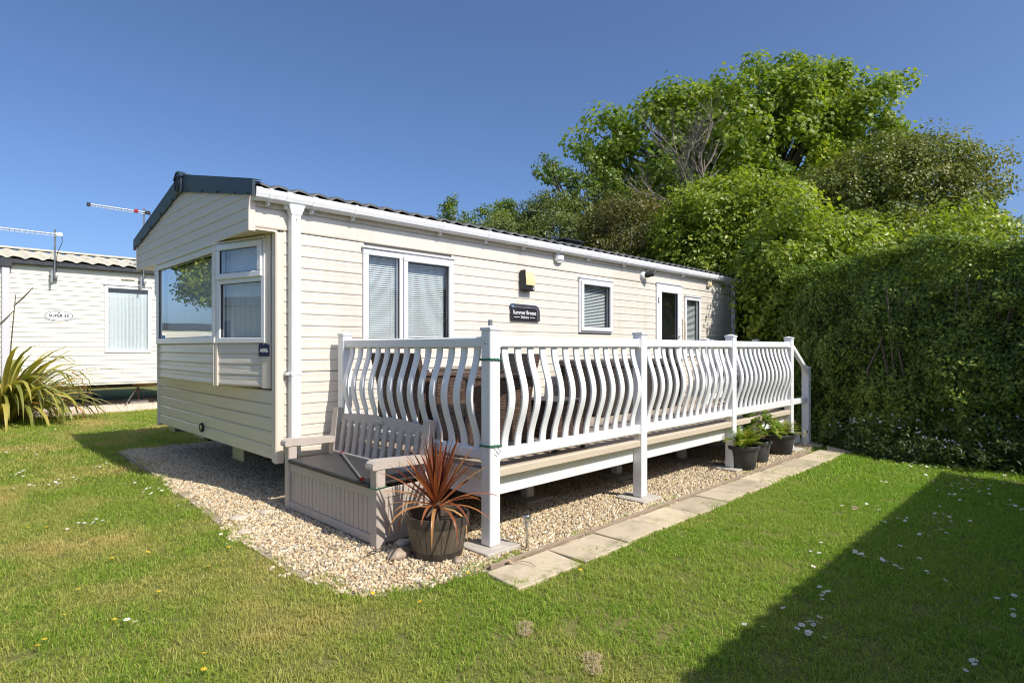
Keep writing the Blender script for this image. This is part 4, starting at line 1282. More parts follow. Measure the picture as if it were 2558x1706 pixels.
def rail_panel(x0, y0, x1, y1, nbal):
    ax = 'x' if abs(x1 - x0) > abs(y1 - y0) else 'y'
    s = HP
    for (za, zb, nm) in ((1.402, 1.478, 'top_rail'), (.615, .694, 'bottom_rail')):
        mb = MB()
        if ax == 'x': mb.box(x0 + s - .004, x1 - s + .004, y0 - .034, y0 + .034, za, zb, .011)
        else: mb.box(x0 - .034, x0 + .034, y0 + s - .004, y1 - s + .004, za, zb, .011)
        r = centre_build(mb, nm, 'pvc', deck)
        for e in (0, 1):
            m2 = MB()
            if ax == 'x':
                xx = (x0 + s) if e == 0 else (x1 - s - .022)
                m2.box(xx, xx + .022, y0 - .040, y0 + .040, za - .006, zb + .006, .008)
            else:
                yy = (y0 + s) if e == 0 else (y1 - s - .022)
                m2.box(x0 - .040, x0 + .040, yy, yy + .022, za - .006, zb + .006, .008)
            centre_build(m2, 'rail_bracket', 'pvc', r)
    for i in range(nbal):
        t = (i + .62) / (nbal + .24)
        if ax == 'x': link_mesh('baluster', bal_y, deck, (x0 + s + (x1 - x0 - 2 * s) * t, y0, 0))
        else: link_mesh('baluster', bal_x, deck, (x0, y0 + s + (y1 - y0 - 2 * s) * t, 0))
for a, b in zip(posts_front[:-1], posts_front[1:]): rail_panel(a, DY, b, DY, 13)
rail_panel(DX, DY, DX, 4.99, 13)
rail_panel(8.34, 4.21, 10.22, 4.21, 13)
rail_panel(10.22, 4.21, 10.22, 5.0, 5)
# steps at the far end with a sloping handrail
st = MB(); 
centre_build(MB().box(8.41, 8.77, 3.05, 4.16, .325, .368, .006), 'stair_tread', 'decktrim', deck)
centre_build(MB().box(8.66, 9.0, 3.05, 4.16, .140, .182, .006), 'stair_tread', 'decktrim', deck)
centre_build(MB().box(8.40, 8.66, 3.06, 3.09, .04, .324, .003), 'stair_side', 'pvc', deck)
centre_build(MB().box(8.66, 8.97, 3.06, 3.09, .04, .139, .003), 'stair_side', 'pvc', deck)
centre_build(MB().box(8.735, 8.75, 3.09, 4.1, .183, .324, .003), 'stair_riser', 'pvc', deck)
centre_build(MB().beam((8.385, DY - .03, 1.405), (9.0, DY - .03, 1.03), .05, .072, .010), 'handrail', 'pvc', deck)
centre_build(MB().box(8.392, 8.97, DY - .034, DY + .034, .615, .694, .011), 'bottom_rail', 'pvc', deck)
# short legs under the joists, further in
for (x, y) in ((3.92, 3.72), (5.33, 3.72), (6.62, 3.65), (7.9, 3.7), (3.4, 4.6), (4.9, 4.6), (6.5, 4.6), (8.0, 4.6)):
    MB().box(x - .045, x + .045, y - .045, y + .045, .04, .42, .004).build('support_leg', 'pvc', deck, loc=(x, y, .04))

# concrete pads, each its own thing
pad_labels = ['concrete pad under the corner post beside the barrel pot', 'concrete pad under the second front post from the barrel pot', 'concrete pad under the third front post next to the nursery pots', 'concrete pad under the fourth front post behind the nursery pots']
for x, lb in zip(posts_front, pad_labels):
    o = MB().box(x - .155, x + .155, DY - .14, DY + .17, -.005, .034, .006).build('concrete_pad', 'pad', loc=(x, DY, 0))
    tag(o, lb, 'concrete pad', 'pads under the veranda posts')
lbs = ['inner concrete pad under the deck near the corner post', 'inner concrete pad under the deck behind the second front post', 'inner concrete pad under the deck behind the third front post', 'inner concrete pad under the deck near the steps',
       'inner concrete pad deep under the deck behind the bench', 'inner concrete pad deep under the deck below the wide window', 'inner concrete pad deep under the deck below the storage box', 'inner concrete pad deep under the deck near the door']
for (x, y), lb in zip(((3.92, 3.72), (5.33, 3.72), (6.62, 3.65), (7.9, 3.7), (3.4, 4.6), (4.9, 4.6), (6.5, 4.6), (8.0, 4.6)), lbs):
    o = MB().box(x - .17, x + .17, y - .17, y + .17, -.005, .039, .006).build('concrete_pad', 'pad', loc=(x, y, 0))
    tag(o, lb, 'concrete pad', 'pads under the veranda posts')

# bungee cords round the corner post
def cord(z, label, hook):
    mb = MB(); e = HP + .006
    loop = [(-e, -e), (e, -e), (e, e), (-e, e), (-e, -e)]
    pts = []
    for (a, b) in zip(loop[:-1], loop[1:]):
        for k in range(8):
            t = k / 8; x = a[0] + (b[0] - a[0]) * t; y = a[1] + (b[1] - a[1]) * t
            pts.append((DX + x, DY + y, z - (x + y) * .05 + .003 * math.sin(9 * k)))
    pts.append(pts[0])
    for q in range(2):
        mb.tube([(p[0] + .002 * math.sin(i * 2.1 + q * 3), p[1] + .002 * math.cos(i * 2.1 + q * 3), p[2] + .005 * math.cos(i * 1.9 + q * 3.1)) for i, p in enumerate(pts)], .0042, 6)
    t = thing('bungee_cord', label, 'cord', (DX, DY, z), 'green cords round the corner post')
    mb.build('cord_loop', 'cord', t, smooth=True)
    if hook:
        m2 = MB(); m2.tube([(DX - .02, DY - e - .004, z), (DX + .01, DY - e - .012, z - .012), (DX + .035, DY - e - .012, z - .04), (DX + .015, DY - e - .012, z - .052), (DX - .01, DY - e - .01, z - .038)], .0022, 6)
        m2.build('hook', 'steel', t, smooth=True)
cord(1.318, 'green bungee cord wrapped near the top of the corner post', False)
cord(.722, 'green bungee cord with wire hook low on the corner post', True)
pr = thing('parasol_pole', 'grey metal pole end sticking up behind the corner post cap', 'pole', (2.85, 3.07, .557))
mb = MB(); mb.tube([(2.85, 3.07, .556), (2.85, 3.07, 1.60)], .016, 10); mb.build('tube', 'steel', pr, smooth=True)
mb = MB(); mb.tube([(2.85, 3.07, .556), (2.85, 3.07, .60)], .03, 12); mb.build('foot', 'steel', pr, smooth=True)

# ------------------------------------------------------------------ storage bench
bn = thing('storage_bench', 'taupe plastic storage bench with charcoal lid and slatted back', 'bench', (2.45, 4.26, 0))
x0, x1, ya, yb = 2.205, 2.665, 3.53, 5.00
for yy, s in ((ya, 1), (yb, -1)):
    y0, y1 = min(yy, yy + s * .085), max(yy, yy + s * .085)
    MB().box(x0, x0 + .075, y0, y1, 0, .556, .006).build('leg', 'bench', bn)
    mb = MB(); p = [(x1 - .05, 0), (x1 + .02, 0), (x1 + .02, .50), (x1 + .055, .84), (x1 + .045, .855), (x1 + .0, .85), (x1 - .045, .50)]
    mb.extrude([(x, y0, z) for x, z in p], (0, y1 - y0, 0)); mb.build('back_post', 'bench', bn)
    mb = MB(); p = [(x0 - .035, .575), (x0 - .028, .598), (x0 - .008, .612), (x0 + .05, .617), (x1 - .01, .597), (x1 - .01, .545), (x0 + .08, .555), (x0 + .03, .556), (x0 - .005, .552), (x0 - .03, .556)]
    mb.extrude([(x, y0 - .006, z) for x, z in p], (0, y1 - y0 + .012, 0)); mb.build('armrest', 'bench', bn)
    # end panel with tongue boards
    yi = yy + s * .03
    mb = MB(); mb.box(x0 + .07, x1 - .04, yi, yi + s * .02, .03, .40)
    mb.box(x0 + .07, x1 - .04, yi - s * .012, yi + s * .0, .345, .415, .004); mb.box(x0 + .07, x1 - .04, yi - s * .012, yi, .028, .085, .004)
    ep = mb.build('end_panel', 'bench', bn)
    nbk = 8; wdt = (x1 - x0 - .11) / nbk
    for k in range(nbk):
        MB().box(x0 + .07 + k * wdt + .0025, x0 + .07 + (k + 1) * wdt - .0025, yi - s * .006, yi + s * .001, .086, .344, .002).build('panel_board', 'bench', ep)
# front panel
mb = MB(); mb.box(x0 + .030, x0 + .05, ya + .08, yb - .08, .02, .41)
mb.box(x0 + .010, x0 + .032, ya + .08, yb - .08, .345, .413, .005); mb.box(x0 + .012, x0 + .032, ya + .08, yb - .08, .02, .085, .005)
fp = mb.build('front_panel', 'bench', bn)
nbk = 20; wdt = (yb - ya - .17) / nbk
for k in range(nbk):
    MB().box(x0 + .021, x0 + .029, ya + .085 + k * wdt + .003, ya + .085 + (k + 1) * wdt - .003, .086, .344, .0025).build('panel_board', 'bench', fp)
MB().box(x0 - .012, x1 - .02, ya + .088, yb - .088, .415, .450, .010).build('seat_lid', 'lid', bn)
# slatted back
sl = [(ya + .12 + (yb - ya - .24) * (k + .5) / 11) for k in range(11)]
for yy in sl:
    MB().beam((x1 - .028, yy, .45), (x1 + .022, yy, .755), .026, .055, .004, up=(1, 0, 0)).build('back_slat', 'bench', bn) if False else \
    MB().obox((x1 - .003, yy, .60), (0, 1, 0), Vector((1, 0, -.16)).normalized(), Vector((.16, 0, 1)).normalized(), .028, .013, .155, .004).build('back_slat', 'bench', bn)
top = []
K = 44
for k in range(K + 1):
    t = k / K; y = ya + .075 + (yb - ya - .15) * t
    c = abs(t - .5) * 2
    z = .826 - .030 * c ** 2.2
    if c < .10: z -= .018 * (1 - c / .10)
    top.append((y, z))
mb = MB(); pl_ = [(y, z) for y, z in top] + [(yb - .075, .725), (ya + .075, .725)]
tilt = .16
mb.extrude([(x1 + .0 + (z - .60) * tilt, y, z) for y, z in pl_], (.026, 0, 0)); mb.build('back_rail', 'bench', bn)
MB().box(x1 - .045, x1 - .0, ya + .08, yb - .08, .43, .475, .005).build('back_rail', 'bench', bn)
mb = MB(); mb.box(x1 + .012, x1 + .032, 4.20, 4.31, .762, .79, .004); mb.build('name_plate', 'bench', bn)

lp = thing('telescopic_rod', 'thin grey rod with red ends lying on the charcoal bench lid', 'rod', (2.45, 4.1, .46))
a, b = Vector((2.60, 4.62, .62)), Vector((2.205, 3.70, .475))
a = Vector((2.60, 4.72, .475)); b = Vector((2.21, 3.74, .466))
mb = MB(); mb.tube([a, b], .008, 8); mb.build('tube', 'steel', lp, smooth=True)
mb = MB(); mb.tube([b, b + (b - a).normalized() * .03], [.012, .014], 8); mb.tube([b + Vector((-.005, -.03, .0)), b + Vector((-.02, -.06, .008))], .012, 8); mb.build('end_grip', 'redpl', lp, smooth=True)
mb = MB(); mb.tube([a, a - (b - a).normalized() * .05], .011, 8); mb.build('end_grip', 'redpl', lp, smooth=True)
t = thing('bungee_cord', 'pale green cord round the bench leg nearest the barrel pot', 'cord', (2.24, 3.57, .42))
mb = MB(); e = .05
mb.tube([(2.195, 3.525, .425), (2.285, 3.524, .432), (2.29, 3.62, .428), (2.193, 3.622, .418), (2.195, 3.525, .425)], .0035, 6); mb.build('cord_loop', 'cord', t, smooth=True)

# ------------------------------------------------------------------ strap leaves
def strap_mesh(name, az, elev, length, width, droop, mat, rnd, seg=8, fold=.25, base_r=.02, twist=0.0):
    """a long pointed blade that arches under its weight; origin at its root"""
    r = Vector((math.cos(az), math.sin(az), 0)); sd = Vector((-math.sin(az), math.cos(az), 0))
    p = r * base_r; e = elev; st = length / seg
    V = []; F = []
    for i in range(seg + 1):
        t = i / seg
        w = width * (.55 + .9 * t if t < .35 else (1 - ((t - .35) / .65) ** 1.7) * .865 + .004) * .5
        up = Vector((0, 0, 1)) * math.cos(e) - r * math.sin(e)
        tw = twist * t
        s2 = sd * math.cos(tw) + up * math.sin(tw); u2 = up * math.cos(tw) - sd * math.sin(tw)
        V += [tuple(p + s2 * w + u2 * w * fold), tuple(p), tuple(p - s2 * w + u2 * w * fold)]
        p = p + (r * math.cos(e) + Vector((0, 0, 1)) * math.sin(e)) * st
        e -= droop * (t + .15) * (2.0 / seg) * 1.6
        e = max(e, -1.45)
    for i in range(seg):
        b = i * 3
        F += [(b, b + 1, b + 4, b + 3), (b + 1, b + 2, b + 5, b + 4)]
    return np_mesh(name, V, F, mat, rnd=np.full(len(V), rnd), smooth=True)

# ------------------------------------------------------------------ barrel pot and cordyline
PX, PY = 2.452, 3.165
pot = thing('barrel_pot', 'brown half barrel plant pot at the corner of the decking', 'plant pot', (PX, PY, 0))
mb = MB()
mb.lathe([(.0, .012), (.15, .012), (.162, .02), (.166, .05), (.205, .235), (.208, .236), (.213, .283), (.212, .288), (.201, .288), (.198, .27), (.192, .235), (.190, .205)], (PX, PY, 0), 40)
mb.build('pot_wall', 'pot', pot, smooth=True)
mb = MB(); mb.lathe([(.204, .222), (.2115, .224), (.2175, .278), (.2165, .289), (.204, .290)], (PX, PY, 0), 40); mb.build('pot_band', 'potband', pot, smooth=True)
mb = MB(); mb.lathe([(.155, .012), (.1665, .013), (.1775, .060), (.172, .061)], (PX, PY, 0), 40); mb.build('pot_band', 'potband', pot, smooth=True)
for k in range(12):
    a0, a1 = 2 * math.pi * (k + .015) / 12, 2 * math.pi * (k + .985) / 12
    mb = MB(); V = []
    for (rr_, z) in ((.1735, .058), (.2085, .224)):
        for j in range(4):
            a = a0 + (a1 - a0) * j / 3
            bul = .0025 if j in (1, 2) else 0
            V.append((PX + (rr_ + bul) * math.cos(a), PY + (rr_ + bul) * math.sin(a), z))
    mb.add(V, [(j, j + 1, j + 5, j + 4) for j in range(3)]); mb.build('stave', 'pot', pot)
mb = MB(); mb.lathe([(0, .225), (.10, .222), (.193, .210)], (PX, PY, 0), 24)
mb.build('soil', 'soil', pot)
cx, cy = PX - .01, PY - .005
cord_ = thing('cordyline_plant', 'spiky bronze red cordyline growing in the brown barrel pot', 'plant', (cx, cy, .22))
mb = MB(); mb.tube([(cx, cy, .21), (cx + .005, cy, .30), (cx, cy, .40)], [.026, .022, .016], 8); mb.build('stem', 'bark', cord_)
rc = random.Random(12)
for i in range(70):
    f = i / 70
    z = .315 + .085 * (1 - f)
    if f < .30: el, L, dr = rc.uniform(1.15, 1.50), rc.uniform(.34, .47), rc.uniform(.0, .12)
    elif f < .68: el, L, dr = rc.uniform(.70, 1.15), rc.uniform(.38, .52), rc.uniform(.05, .28)
    else: el, L, dr = rc.uniform(.12, .70), rc.uniform(.36, .52), rc.uniform(.2, .75)
    if f > .86: el, dr, L = rc.uniform(-.1, .5), rc.uniform(1.0, 2.2), rc.uniform(.30, .46)
    az = i * 2.39996 + rc.uniform(-.3, .3)
    rn = min(1, max(0, .15 + .62 * f + rc.uniform(-.38, .38)))
    me = strap_mesh('leaf', az, el, L, rc.uniform(.022, .036), dr, 'cordyline', rn, 7, .32, .012, rc.uniform(-.5, .5))
    link_mesh('leaf', me, cord_, (cx, cy, z))

# ------------------------------------------------------------------ rocks by the pot
def rock(name, c, s, mat, seed, label, cat='stone', group=None):
    import bmesh
    bm = bmesh.new(); bmesh.ops.create_icosphere(bm, subdivisions=3, radius=1)
    r = np.random.default_rng(seed); d = r.normal(size=(5, 3)); a = r.uniform(.05, .12, 5); ph = r.uniform(0, 6, 5)
    for v in bm.verts:
        q = np.array(v.co); k = 1 + sum(a[i] * math.sin(2.2 * float(d[i] @ q) + ph[i]) for i in range(5))
        v.co = (q[0] * s[0] * k, q[1] * s[1] * k, q[2] * s[2] * k)
    me = bpy.data.meshes.new(name); bm.to_mesh(me); bm.free(); me.materials.append(M[mat])
    me.polygons.foreach_set('use_smooth', [True] * len(me.polygons))
    return tag(link_mesh(name, me, None, c), label, cat, group)
rock('rock', (2.235, 3.285, .032), (.085, .055, .042), 'stone', 3, 'rounded brown rock lying between the bench leg and barrel pot')
rock('rock', (2.37, 3.44, .028), (.06, .045, .035), 'palestone', 4, 'pale lumpy stone half hidden behind the barrel pot')
rock('rock', (2.44, 2.93, .022), (.035, .03, .028), 'stone', 6, 'small grey stone in front of the barrel pot')
rock('rock', (1.80, 4.93, .016), (.075, .06, .028), 'palestone', 5, 'flat tan stone near the lawn edge of the gravel')
rock('rock', (2.02, 4.95, .016), (.06, .05, .026), 'palestone', 8, 'pale stone on the gravel between the lawn and bench')
rock('rock', (1.70, 4.55, .014), (.05, .045, .024), 'palestone', 9, 'white stone at the gravel edge nearest the dry patch')

# ------------------------------------------------------------------ solar stake lights
def stake_light(x, y, h, label, s=1.0):
    t = thing('solar_light', label, 'garden light', (x, y, 0), 'solar stake lights along the gravel')
    mb = MB(); mb.tube([(x - .004, y, -.01), (x, y, h * .66)], .0075 * s, 10); mb.build('stake', 'chrome', t, smooth=True)
    mb = MB(); mb.lathe([(.008 * s, h * .64), (.012 * s, h * .67), (.022 * s, h * .84), (.0225 * s, h * .845)], (x, y, 0), 16); mb.build('lens', 'lens', t, smooth=True)
    mb = MB(); mb.lathe([(.0, h * .84), (.027 * s, h * .842), (.0285 * s, h * .85), (.0285 * s, h * .985), (.026 * s, h)], (x, y, 0), 20); mb.build('light_cap', 'chrome', t, smooth=True)
    mb = MB(); mb.lathe([(0, h + .0005), (.026 * s, h + .0)], (x, y, 0), 20); mb.build('solar_panel', 'solar', t)
    return t
stake_light(2.945, 2.80, .245, 'stainless stake light in the gravel in front of the barrel pot corner')
stake_light(8.62, 2.87, .27, 'stake light beside the last nursery pot by the steps')

# ------------------------------------------------------------------ rattan furniture on the deck
DZ = .556
def chair(x, y, rot, label, hb=.80, s=1.0):
    """high backed rattan armchair; local +x is the way it faces"""
    t = thing('rattan_armchair', label, 'chair', (x, y, DZ), 'rattan chairs on the deck')
    t.rotation_euler = (0, 0, rot)
    W2, D2 = .28 * s, .29 * s
    def P(nm, mb, mat='wicker', par=t):
        me = mb.mesh(nm, mat); o = bpy.data.objects.new(nm, me); COL.objects.link(o); o.parent = par; WL[o] = WL[t]; return o
    P('seat', MB().box(-D2 + .03, D2, -W2 + .04, W2 - .04, .30, .395, .012))
    mb = MB(); th = .055
    V = []
    prof = [(0, .36), (-.03, .55), (-.085, hb - .06), (-.10, hb)]
    for (o, z) in prof:
        w = W2 * (1 + .06 * (z / hb))
        V += [(-D2 + .06 + o, -w, z), (-D2 + .06 + o, w, z), (-D2 + .06 + o - th, w, z), (-D2 + .06 + o - th, -w, z)]
    F = []
    for i in range(3):
        for k in range(4): F.append((i * 4 + k, i * 4 + (k + 1) % 4, (i + 1) * 4 + (k + 1) % 4, (i + 1) * 4 + k))
    F += [(3, 2, 1, 0), (12, 13, 14, 15)]
    mb.add(V, F); P('backrest', mb)
    for q in (-1, 1):
        mb = MB(); ysd = q * W2
        mb.box(-D2, D2 + .01, ysd - .03, ysd + .03, .10, .60, .012); mb.box(-D2 - .01, D2 + .03, ysd - .042, ysd + .042, .595, .635, .012)
        P('arm', mb)
        for xx in (-D2 + .03, D2 - .03):
            P('leg', MB().box(xx - .018, xx + .018, ysd - .018, ysd + .018, .0, .11), 'board_dark')
    P('seat_skirt', MB().box(D2 - .02, D2 + .012, -W2 + .04, W2 - .04, .10, .32, .006))
    P('rear_skirt', MB().box(-D2 - .005, -D2 + .02, -W2 + .04, W2 - .04, .10, .40, .006))
    return t
chair(3.25, 4.40, R(8), 'high backed brown rattan chair behind the bench by the end rail', .80)
chair(3.27, 3.62, R(168), 'high backed brown rattan chair nearest the corner post', .795)
chair(4.10, 4.62, R(-88), 'brown rattan chair against the wall below the wide window', .62)
st = thing('rattan_footstool', 'square brown rattan footstool against the front rail', 'stool', (3.78, 3.30, DZ))
w = .21
MB().box(3.78 - w, 3.78 + w, 3.30 - w, 3.30 + w, DZ + .10, DZ + .385, .012).build('stool_body', 'wicker', st)
MB().box(3.78 - w - .01, 3.78 + w + .01, 3.30 - w - .01, 3.30 + w + .01, DZ + .386, DZ + .415, .008).build('seat_pad', 'board_dark', st)
for a in (-1, 1):
    for b in (-1, 1):
        MB().box(3.78 + a * .185 - .016, 3.78 + a * .185 + .016, 3.30 + b * .185 - .016, 3.30 + b * .185 + .016, DZ, DZ + .10).build('leg', 'board_dark', st)
bx = thing('storage_box', 'long dark brown rattan storage box with lid against the wall', 'storage box', (6.8, 4.55, DZ))
MB().box(5.82, 7.70, 4.27, 4.92, DZ + .02, DZ + .60, .008).build('box_body', 'wicker_dark', bx)
MB().box(5.79, 7.73, 4.24, 4.95, DZ + .601, DZ + .69, .018).build('box_lid', 'board_dark', bx)
for (x, y) in ((5.82, 4.27), (7.70, 4.27), (5.82, 4.92), (7.70, 4.92), (6.76, 4.27)):
    MB().box(x - .03, x + .03, y - .03, y + .03, DZ, DZ + .60, .008).build('corner_post', 'board_dark', bx)

# rust streaks below the rail brackets
for (x, z) in ((4.66, .56), (6.55, .57)):
    mb = MB(); mb.add([(x - HP - .001, DY - .012, z + .05), (x - HP - .001, DY + .004, z + .05), (x - HP - .001, DY + .001, z - .02), (x - HP - .001, DY - .007, z - .03)], [(0, 1, 2, 3)]); mb.build('rust_streak', 'ruststain', deck)

# ------------------------------------------------------------------ nursery pots with plants
def nursery_pot(x, y, h, r, mat, label):
    t = thing('nursery_pot', label, 'plant pot', (x, y, 0), 'nursery pots below the decking')
    mb = MB(); mb.lathe([(0, .01), (r * .70, .01), (r * .72, .015), (r * .93, h * .86), (r * .97, h * .87), (r * 1.0, h * .985), (r * .985, h), (r * .93, h), (r * .90, h * .85)], (x, y, 0), 28)
    mb.build('pot_wall', mat, t, smooth=True)
    mb = MB(); mb.lathe([(r * .965, h * .855), (r * 1.015, h * .865), (r * 1.03, h * .985), (r * 1.0, h * 1.006), (r * .955, h * 1.004)], (x, y, 0), 28); mb.build('pot_rim', mat, t, smooth=True)
    mb = MB(); mb.lathe([(0, h * .90), (r * .93, h * .86)], (x, y, 0), 20); mb.build('soil', 'soil', t)
    return t
P1, P2, P3 = (6.66, 2.90), (7.22, 2.96), (7.95, 2.97)
nursery_pot(*P1, .285, .185, 'blackpot', 'black nursery pot of yellow ferns nearest the third post')
nursery_pot(*P2, .27, .165, 'greypot', 'grey nursery pot with a leafy green plant in the middle of the three')
nursery_pot(*P3, .275, .20, 'blackpot', 'black nursery pot nearest the steps with a low feathery plant')

def frond_mesh(L, wd, az, el, droop, rnd, n=13):
    """a fern frond: midrib with paired leaflets"""
    r = Vector((math.cos(az), math.sin(az), 0)); sd = Vector((-math.sin(az), math.cos(az), 0)); Z = Vector((0, 0, 1))
    V = []; F = []; p = Vector((0, 0, 0)); e = el; stp = L / n
    for i in range(n):
        t = i / n
        d = r * math.cos(e) + Z * math.sin(e); up = Z * math.cos(e) - r * math.sin(e)
        q = p + d * stp
        b = len(V); V += [tuple(p + sd * .0015), tuple(p - sd * .0015), tuple(q - sd * .0012), tuple(q + sd * .0012)]; F.append((b, b + 1, b + 2, b + 3))
        lw = wd * math.sin(math.pi * min(1, .12 + .88 * (t ** .8))) ** .8 if t > .08 else 0
        for s in (-1, 1):
            if lw <= 0: continue
            tip = p + sd * s * lw + d * lw * .45 - up * lw * .15
            m1 = p + sd * s * lw * .5 + d * (lw * .22 + stp * .42); m2 = p + sd * s * lw * .5 + d * (lw * .22 - stp * .30)
            b = len(V); V += [tuple(p), tuple(m1), tuple(tip), tuple(m2)]; F.append((b, b + 1, b + 2, b + 3))
        p = q; e -= droop * (t + .2) * 2 / n
    return np_mesh('frond', V, F, 'fern', rnd=np.full(len(V), rnd))
def fern(x, y, z, n, Lr, label, seed, up=1.0, w=.055):
    t = thing('fern_plant', label, 'plant', (x, y, z))
    rf = random.Random(seed)
    for i in range(n):
        az = i * 2.4 + rf.uniform(-.4, .4); el = rf.uniform(.7, 1.5) * up
        link_mesh('frond', frond_mesh(rf.uniform(*Lr), w * rf.uniform(.8, 1.2), az, el, rf.uniform(.5, 1.6), rf.uniform(.1, .95)), t, (x + .07 * math.cos(az) * rf.random(), y + .07 * math.sin(az) * rf.random(), z))
    return t
fern(P1[0], P1[1], .25, 70, (.22, .40), 'yellow green fern in the black pot nearest the third post', 3)
fern(P3[0], P3[1], .24, 66, (.20, .36), 'low feathery fern in the black pot nearest the steps', 5, .9, .038)

# generic leaf shapes (x along the leaf, y across, z up)
SH_DIAMOND = (np.array([(0, 0, 0), (.42, .5, .06), (1, 0, -.06), (.42, -.5, .06)]), np.array([(0, 1, 2), (0, 2, 3)]))
SH_OVATE = (np.array([(0, 0, 0), (.25, .42, .05), (.65, .40, .04), (1, 0, -.08), (.65, -.40, .04), (.25, -.42, .05)]), np.array([(0, 1, 2), (0, 2, 3), (0, 3, 4), (0, 4, 5)]))
_l = [(0, 0, 0)]
for a, r in ((-128, .50), (-96, .33), (-62, .78), (-33, .42), (0, 1.0), (33, .42), (62, .78), (96, .33), (128, .50)):
    _l.append((.30 + .70 * r * math.cos(R(a)), .62 * r * math.sin(R(a)) * 1.25, -.10 * r * r))
SH_PALM = (np.array(_l), np.array([(0, k, k + 1) for k in range(1, 9)]))

def leaf_cloud(name, mat, pts, nrm, size, shape, seed, parent=None, origin=(0, 0, 0), aspect=.6, rnd=None, droop=.3, kind=None):
    """many single leaves in one mesh; every leaf its own faces"""
    r = np.random.default_rng(seed)
    n = len(pts)
    tv, tf = shape
    nz = nrm / (np.linalg.norm(nrm, axis=1, keepdims=True) + 1e-9)
    a = r.normal(size=(n, 3)); a[:, 2] -= droop
    x = a - nz * (a * nz).sum(1, keepdims=True); x /= np.linalg.norm(x, axis=1, keepdims=True) + 1e-9
    y = np.cross(nz, x)
    s = (size * r.uniform(.6, 1.25, n))[:, None, None]
    T = tv[None, :, :]
    V = pts[:, None, :] + s * (T[:, :, 0:1] * x[:, None, :] + T[:, :, 1:2] * aspect * y[:, None, :] + T[:, :, 2:3] * nz[:, None, :])
    k = len(tv)
    F = (tf[None] + (np.arange(n) * k)[:, None, None]).reshape(-1, tf.shape[1])
    if rnd is None: rnd = np.clip(r.normal(.45, .25, n), 0, 1)
    me = np_mesh(name, V.reshape(-1, 3) - np.array(origin), F, mat, rnd=np.repeat(rnd, k))
    o = link_mesh(name, me, parent, origin)
    return tag(o, kind=kind) if kind else o

def lump(d, seed):
    r = np.random.default_rng(seed); f = r.normal(size=(7, 3)) * 2.6; ph = r.uniform(0, 6.28, 7)
    return sum(np.sin(d @ f[i] + ph[i]) for i in range(7)) / 7

def crown_leaves(blobs, nclump, per, cr, seed, fill=.2, zmin=-9, up=.55, bump=.28, keep=None):
    """clumps of leaves spread over uneven blobs, with some fill inside"""
    r = np.random.default_rng(seed)
    P = []; Nn = []; RD = []
    w = np.array([(b[1][0] * b[1][1] + b[1][0] * b[1][2] + b[1][1] * b[1][2]) for b in blobs]); w = w / w.sum()
    for bi, (c, rad) in enumerate(blobs):
        k = int(nclump * w[bi]); c = np.array(c, float); rad = np.array(rad, float)
        d = r.normal(size=(k, 3)); d /= np.linalg.norm(d, axis=1, keepdims=True)
        u = r.uniform(.80, 1.03, k)
        inn = r.random(k) < fill
        u[inn] = r.uniform(.35, .8, inn.sum())
        u = u * (1 + bump * lump(d, seed + bi * 7))
        cc = c + d * rad * u[:, None]
        cn = d / rad; cn /= np.linalg.norm(cn, axis=1, keepdims=True)
        cnt = r.poisson(per, k)
        idx = np.repeat(np.arange(k), cnt)
        sd = r.normal(size=(len(idx), 3)); sd /= np.linalg.norm(sd, axis=1, keepdims=True)
        rk = cr * r.uniform(.65, 1.45, k)
        # ragged shells: leaves gather on the outside of each clump, a few on sprigs that stick out
        rad_ = rk[idx] * (r.uniform(.25, 1.0, len(idx)) ** .5)
        spr = r.random(len(idx)) < .06
        rad_[spr] *= r.uniform(1.0, 1.35, spr.sum())
        q = sd * rad_[:, None] * np.array([1, 1, .75])
        p = cc[idx] + q
        nn = cn[idx] * .30 + sd * .55 + np.array([0, 0, up * .8]) + r.normal(size=(len(idx), 3)) * .42
        tone = np.clip(r.normal(.45, .12, k), 0, 1)[idx] + r.normal(0, .18, len(idx))
        P.append(p); Nn.append(nn); RD.append(np.clip(tone, 0, 1))
    P = np.concatenate(P); Nn = np.concatenate(Nn); RD = np.concatenate(RD)
    k = P[:, 2] > zmin
    if keep is not None: k &= keep(P)
    return P[k], Nn[k], RD[k]

def branches(mb, base, targets, r0, seed, sag=.1):
    rb = random.Random(seed); base = Vector(base)
    for t in targets:
        t = Vector(t); m = (base + t) / 2 + Vector((rb.uniform(-.3, .3), rb.uniform(-.3, .3), rb.uniform(.0, .5)))
        pts = [base, base.lerp(m, .5) + Vector((0, 0, .1)), m, m.lerp(t, .55), t]
        mb.tube(pts, [r0, r0 * .75, r0 * .5, r0 * .3, r0 * .1], 6)

def tree(name, label, cat, base, blobs, mat, nclump, per, cr, size, shape, seed, trunk_r=.12, trunk_mat='bark', aspect=.6, group=None, fork=.45, **kw):
    t = thing(name, label, cat, base, group)
    P, Nn, RD = crown_leaves(blobs, nclump, per, cr, seed, **kw)
    leaf_cloud('crown', mat, P, Nn, size, shape, seed + 1, t, base, aspect, RD)
    mb = MB(); bz = Vector(base)
    c0 = Vector(blobs[0][0]); fk = bz.lerp(c0, fork)
    mb.tube([bz, bz.lerp(fk, .5) + Vector((.05, -.05, 0)), fk], [trunk_r * 1.25, trunk_r, trunk_r * .8], 10)
    rt = np.random.default_rng(seed + 5)
    tg = []
    for (c, rad) in blobs:
        for k in range(7):
            d = rt.normal(size=3); d /= np.linalg.norm(d); d[2] = abs(d[2]) * .8
            tg.append(np.array(c) + d * np.array(rad) * .82)
    branches(mb, fk, tg, trunk_r * .55, seed)
    mb.build('trunk', trunk_mat, t, smooth=True)
    return t

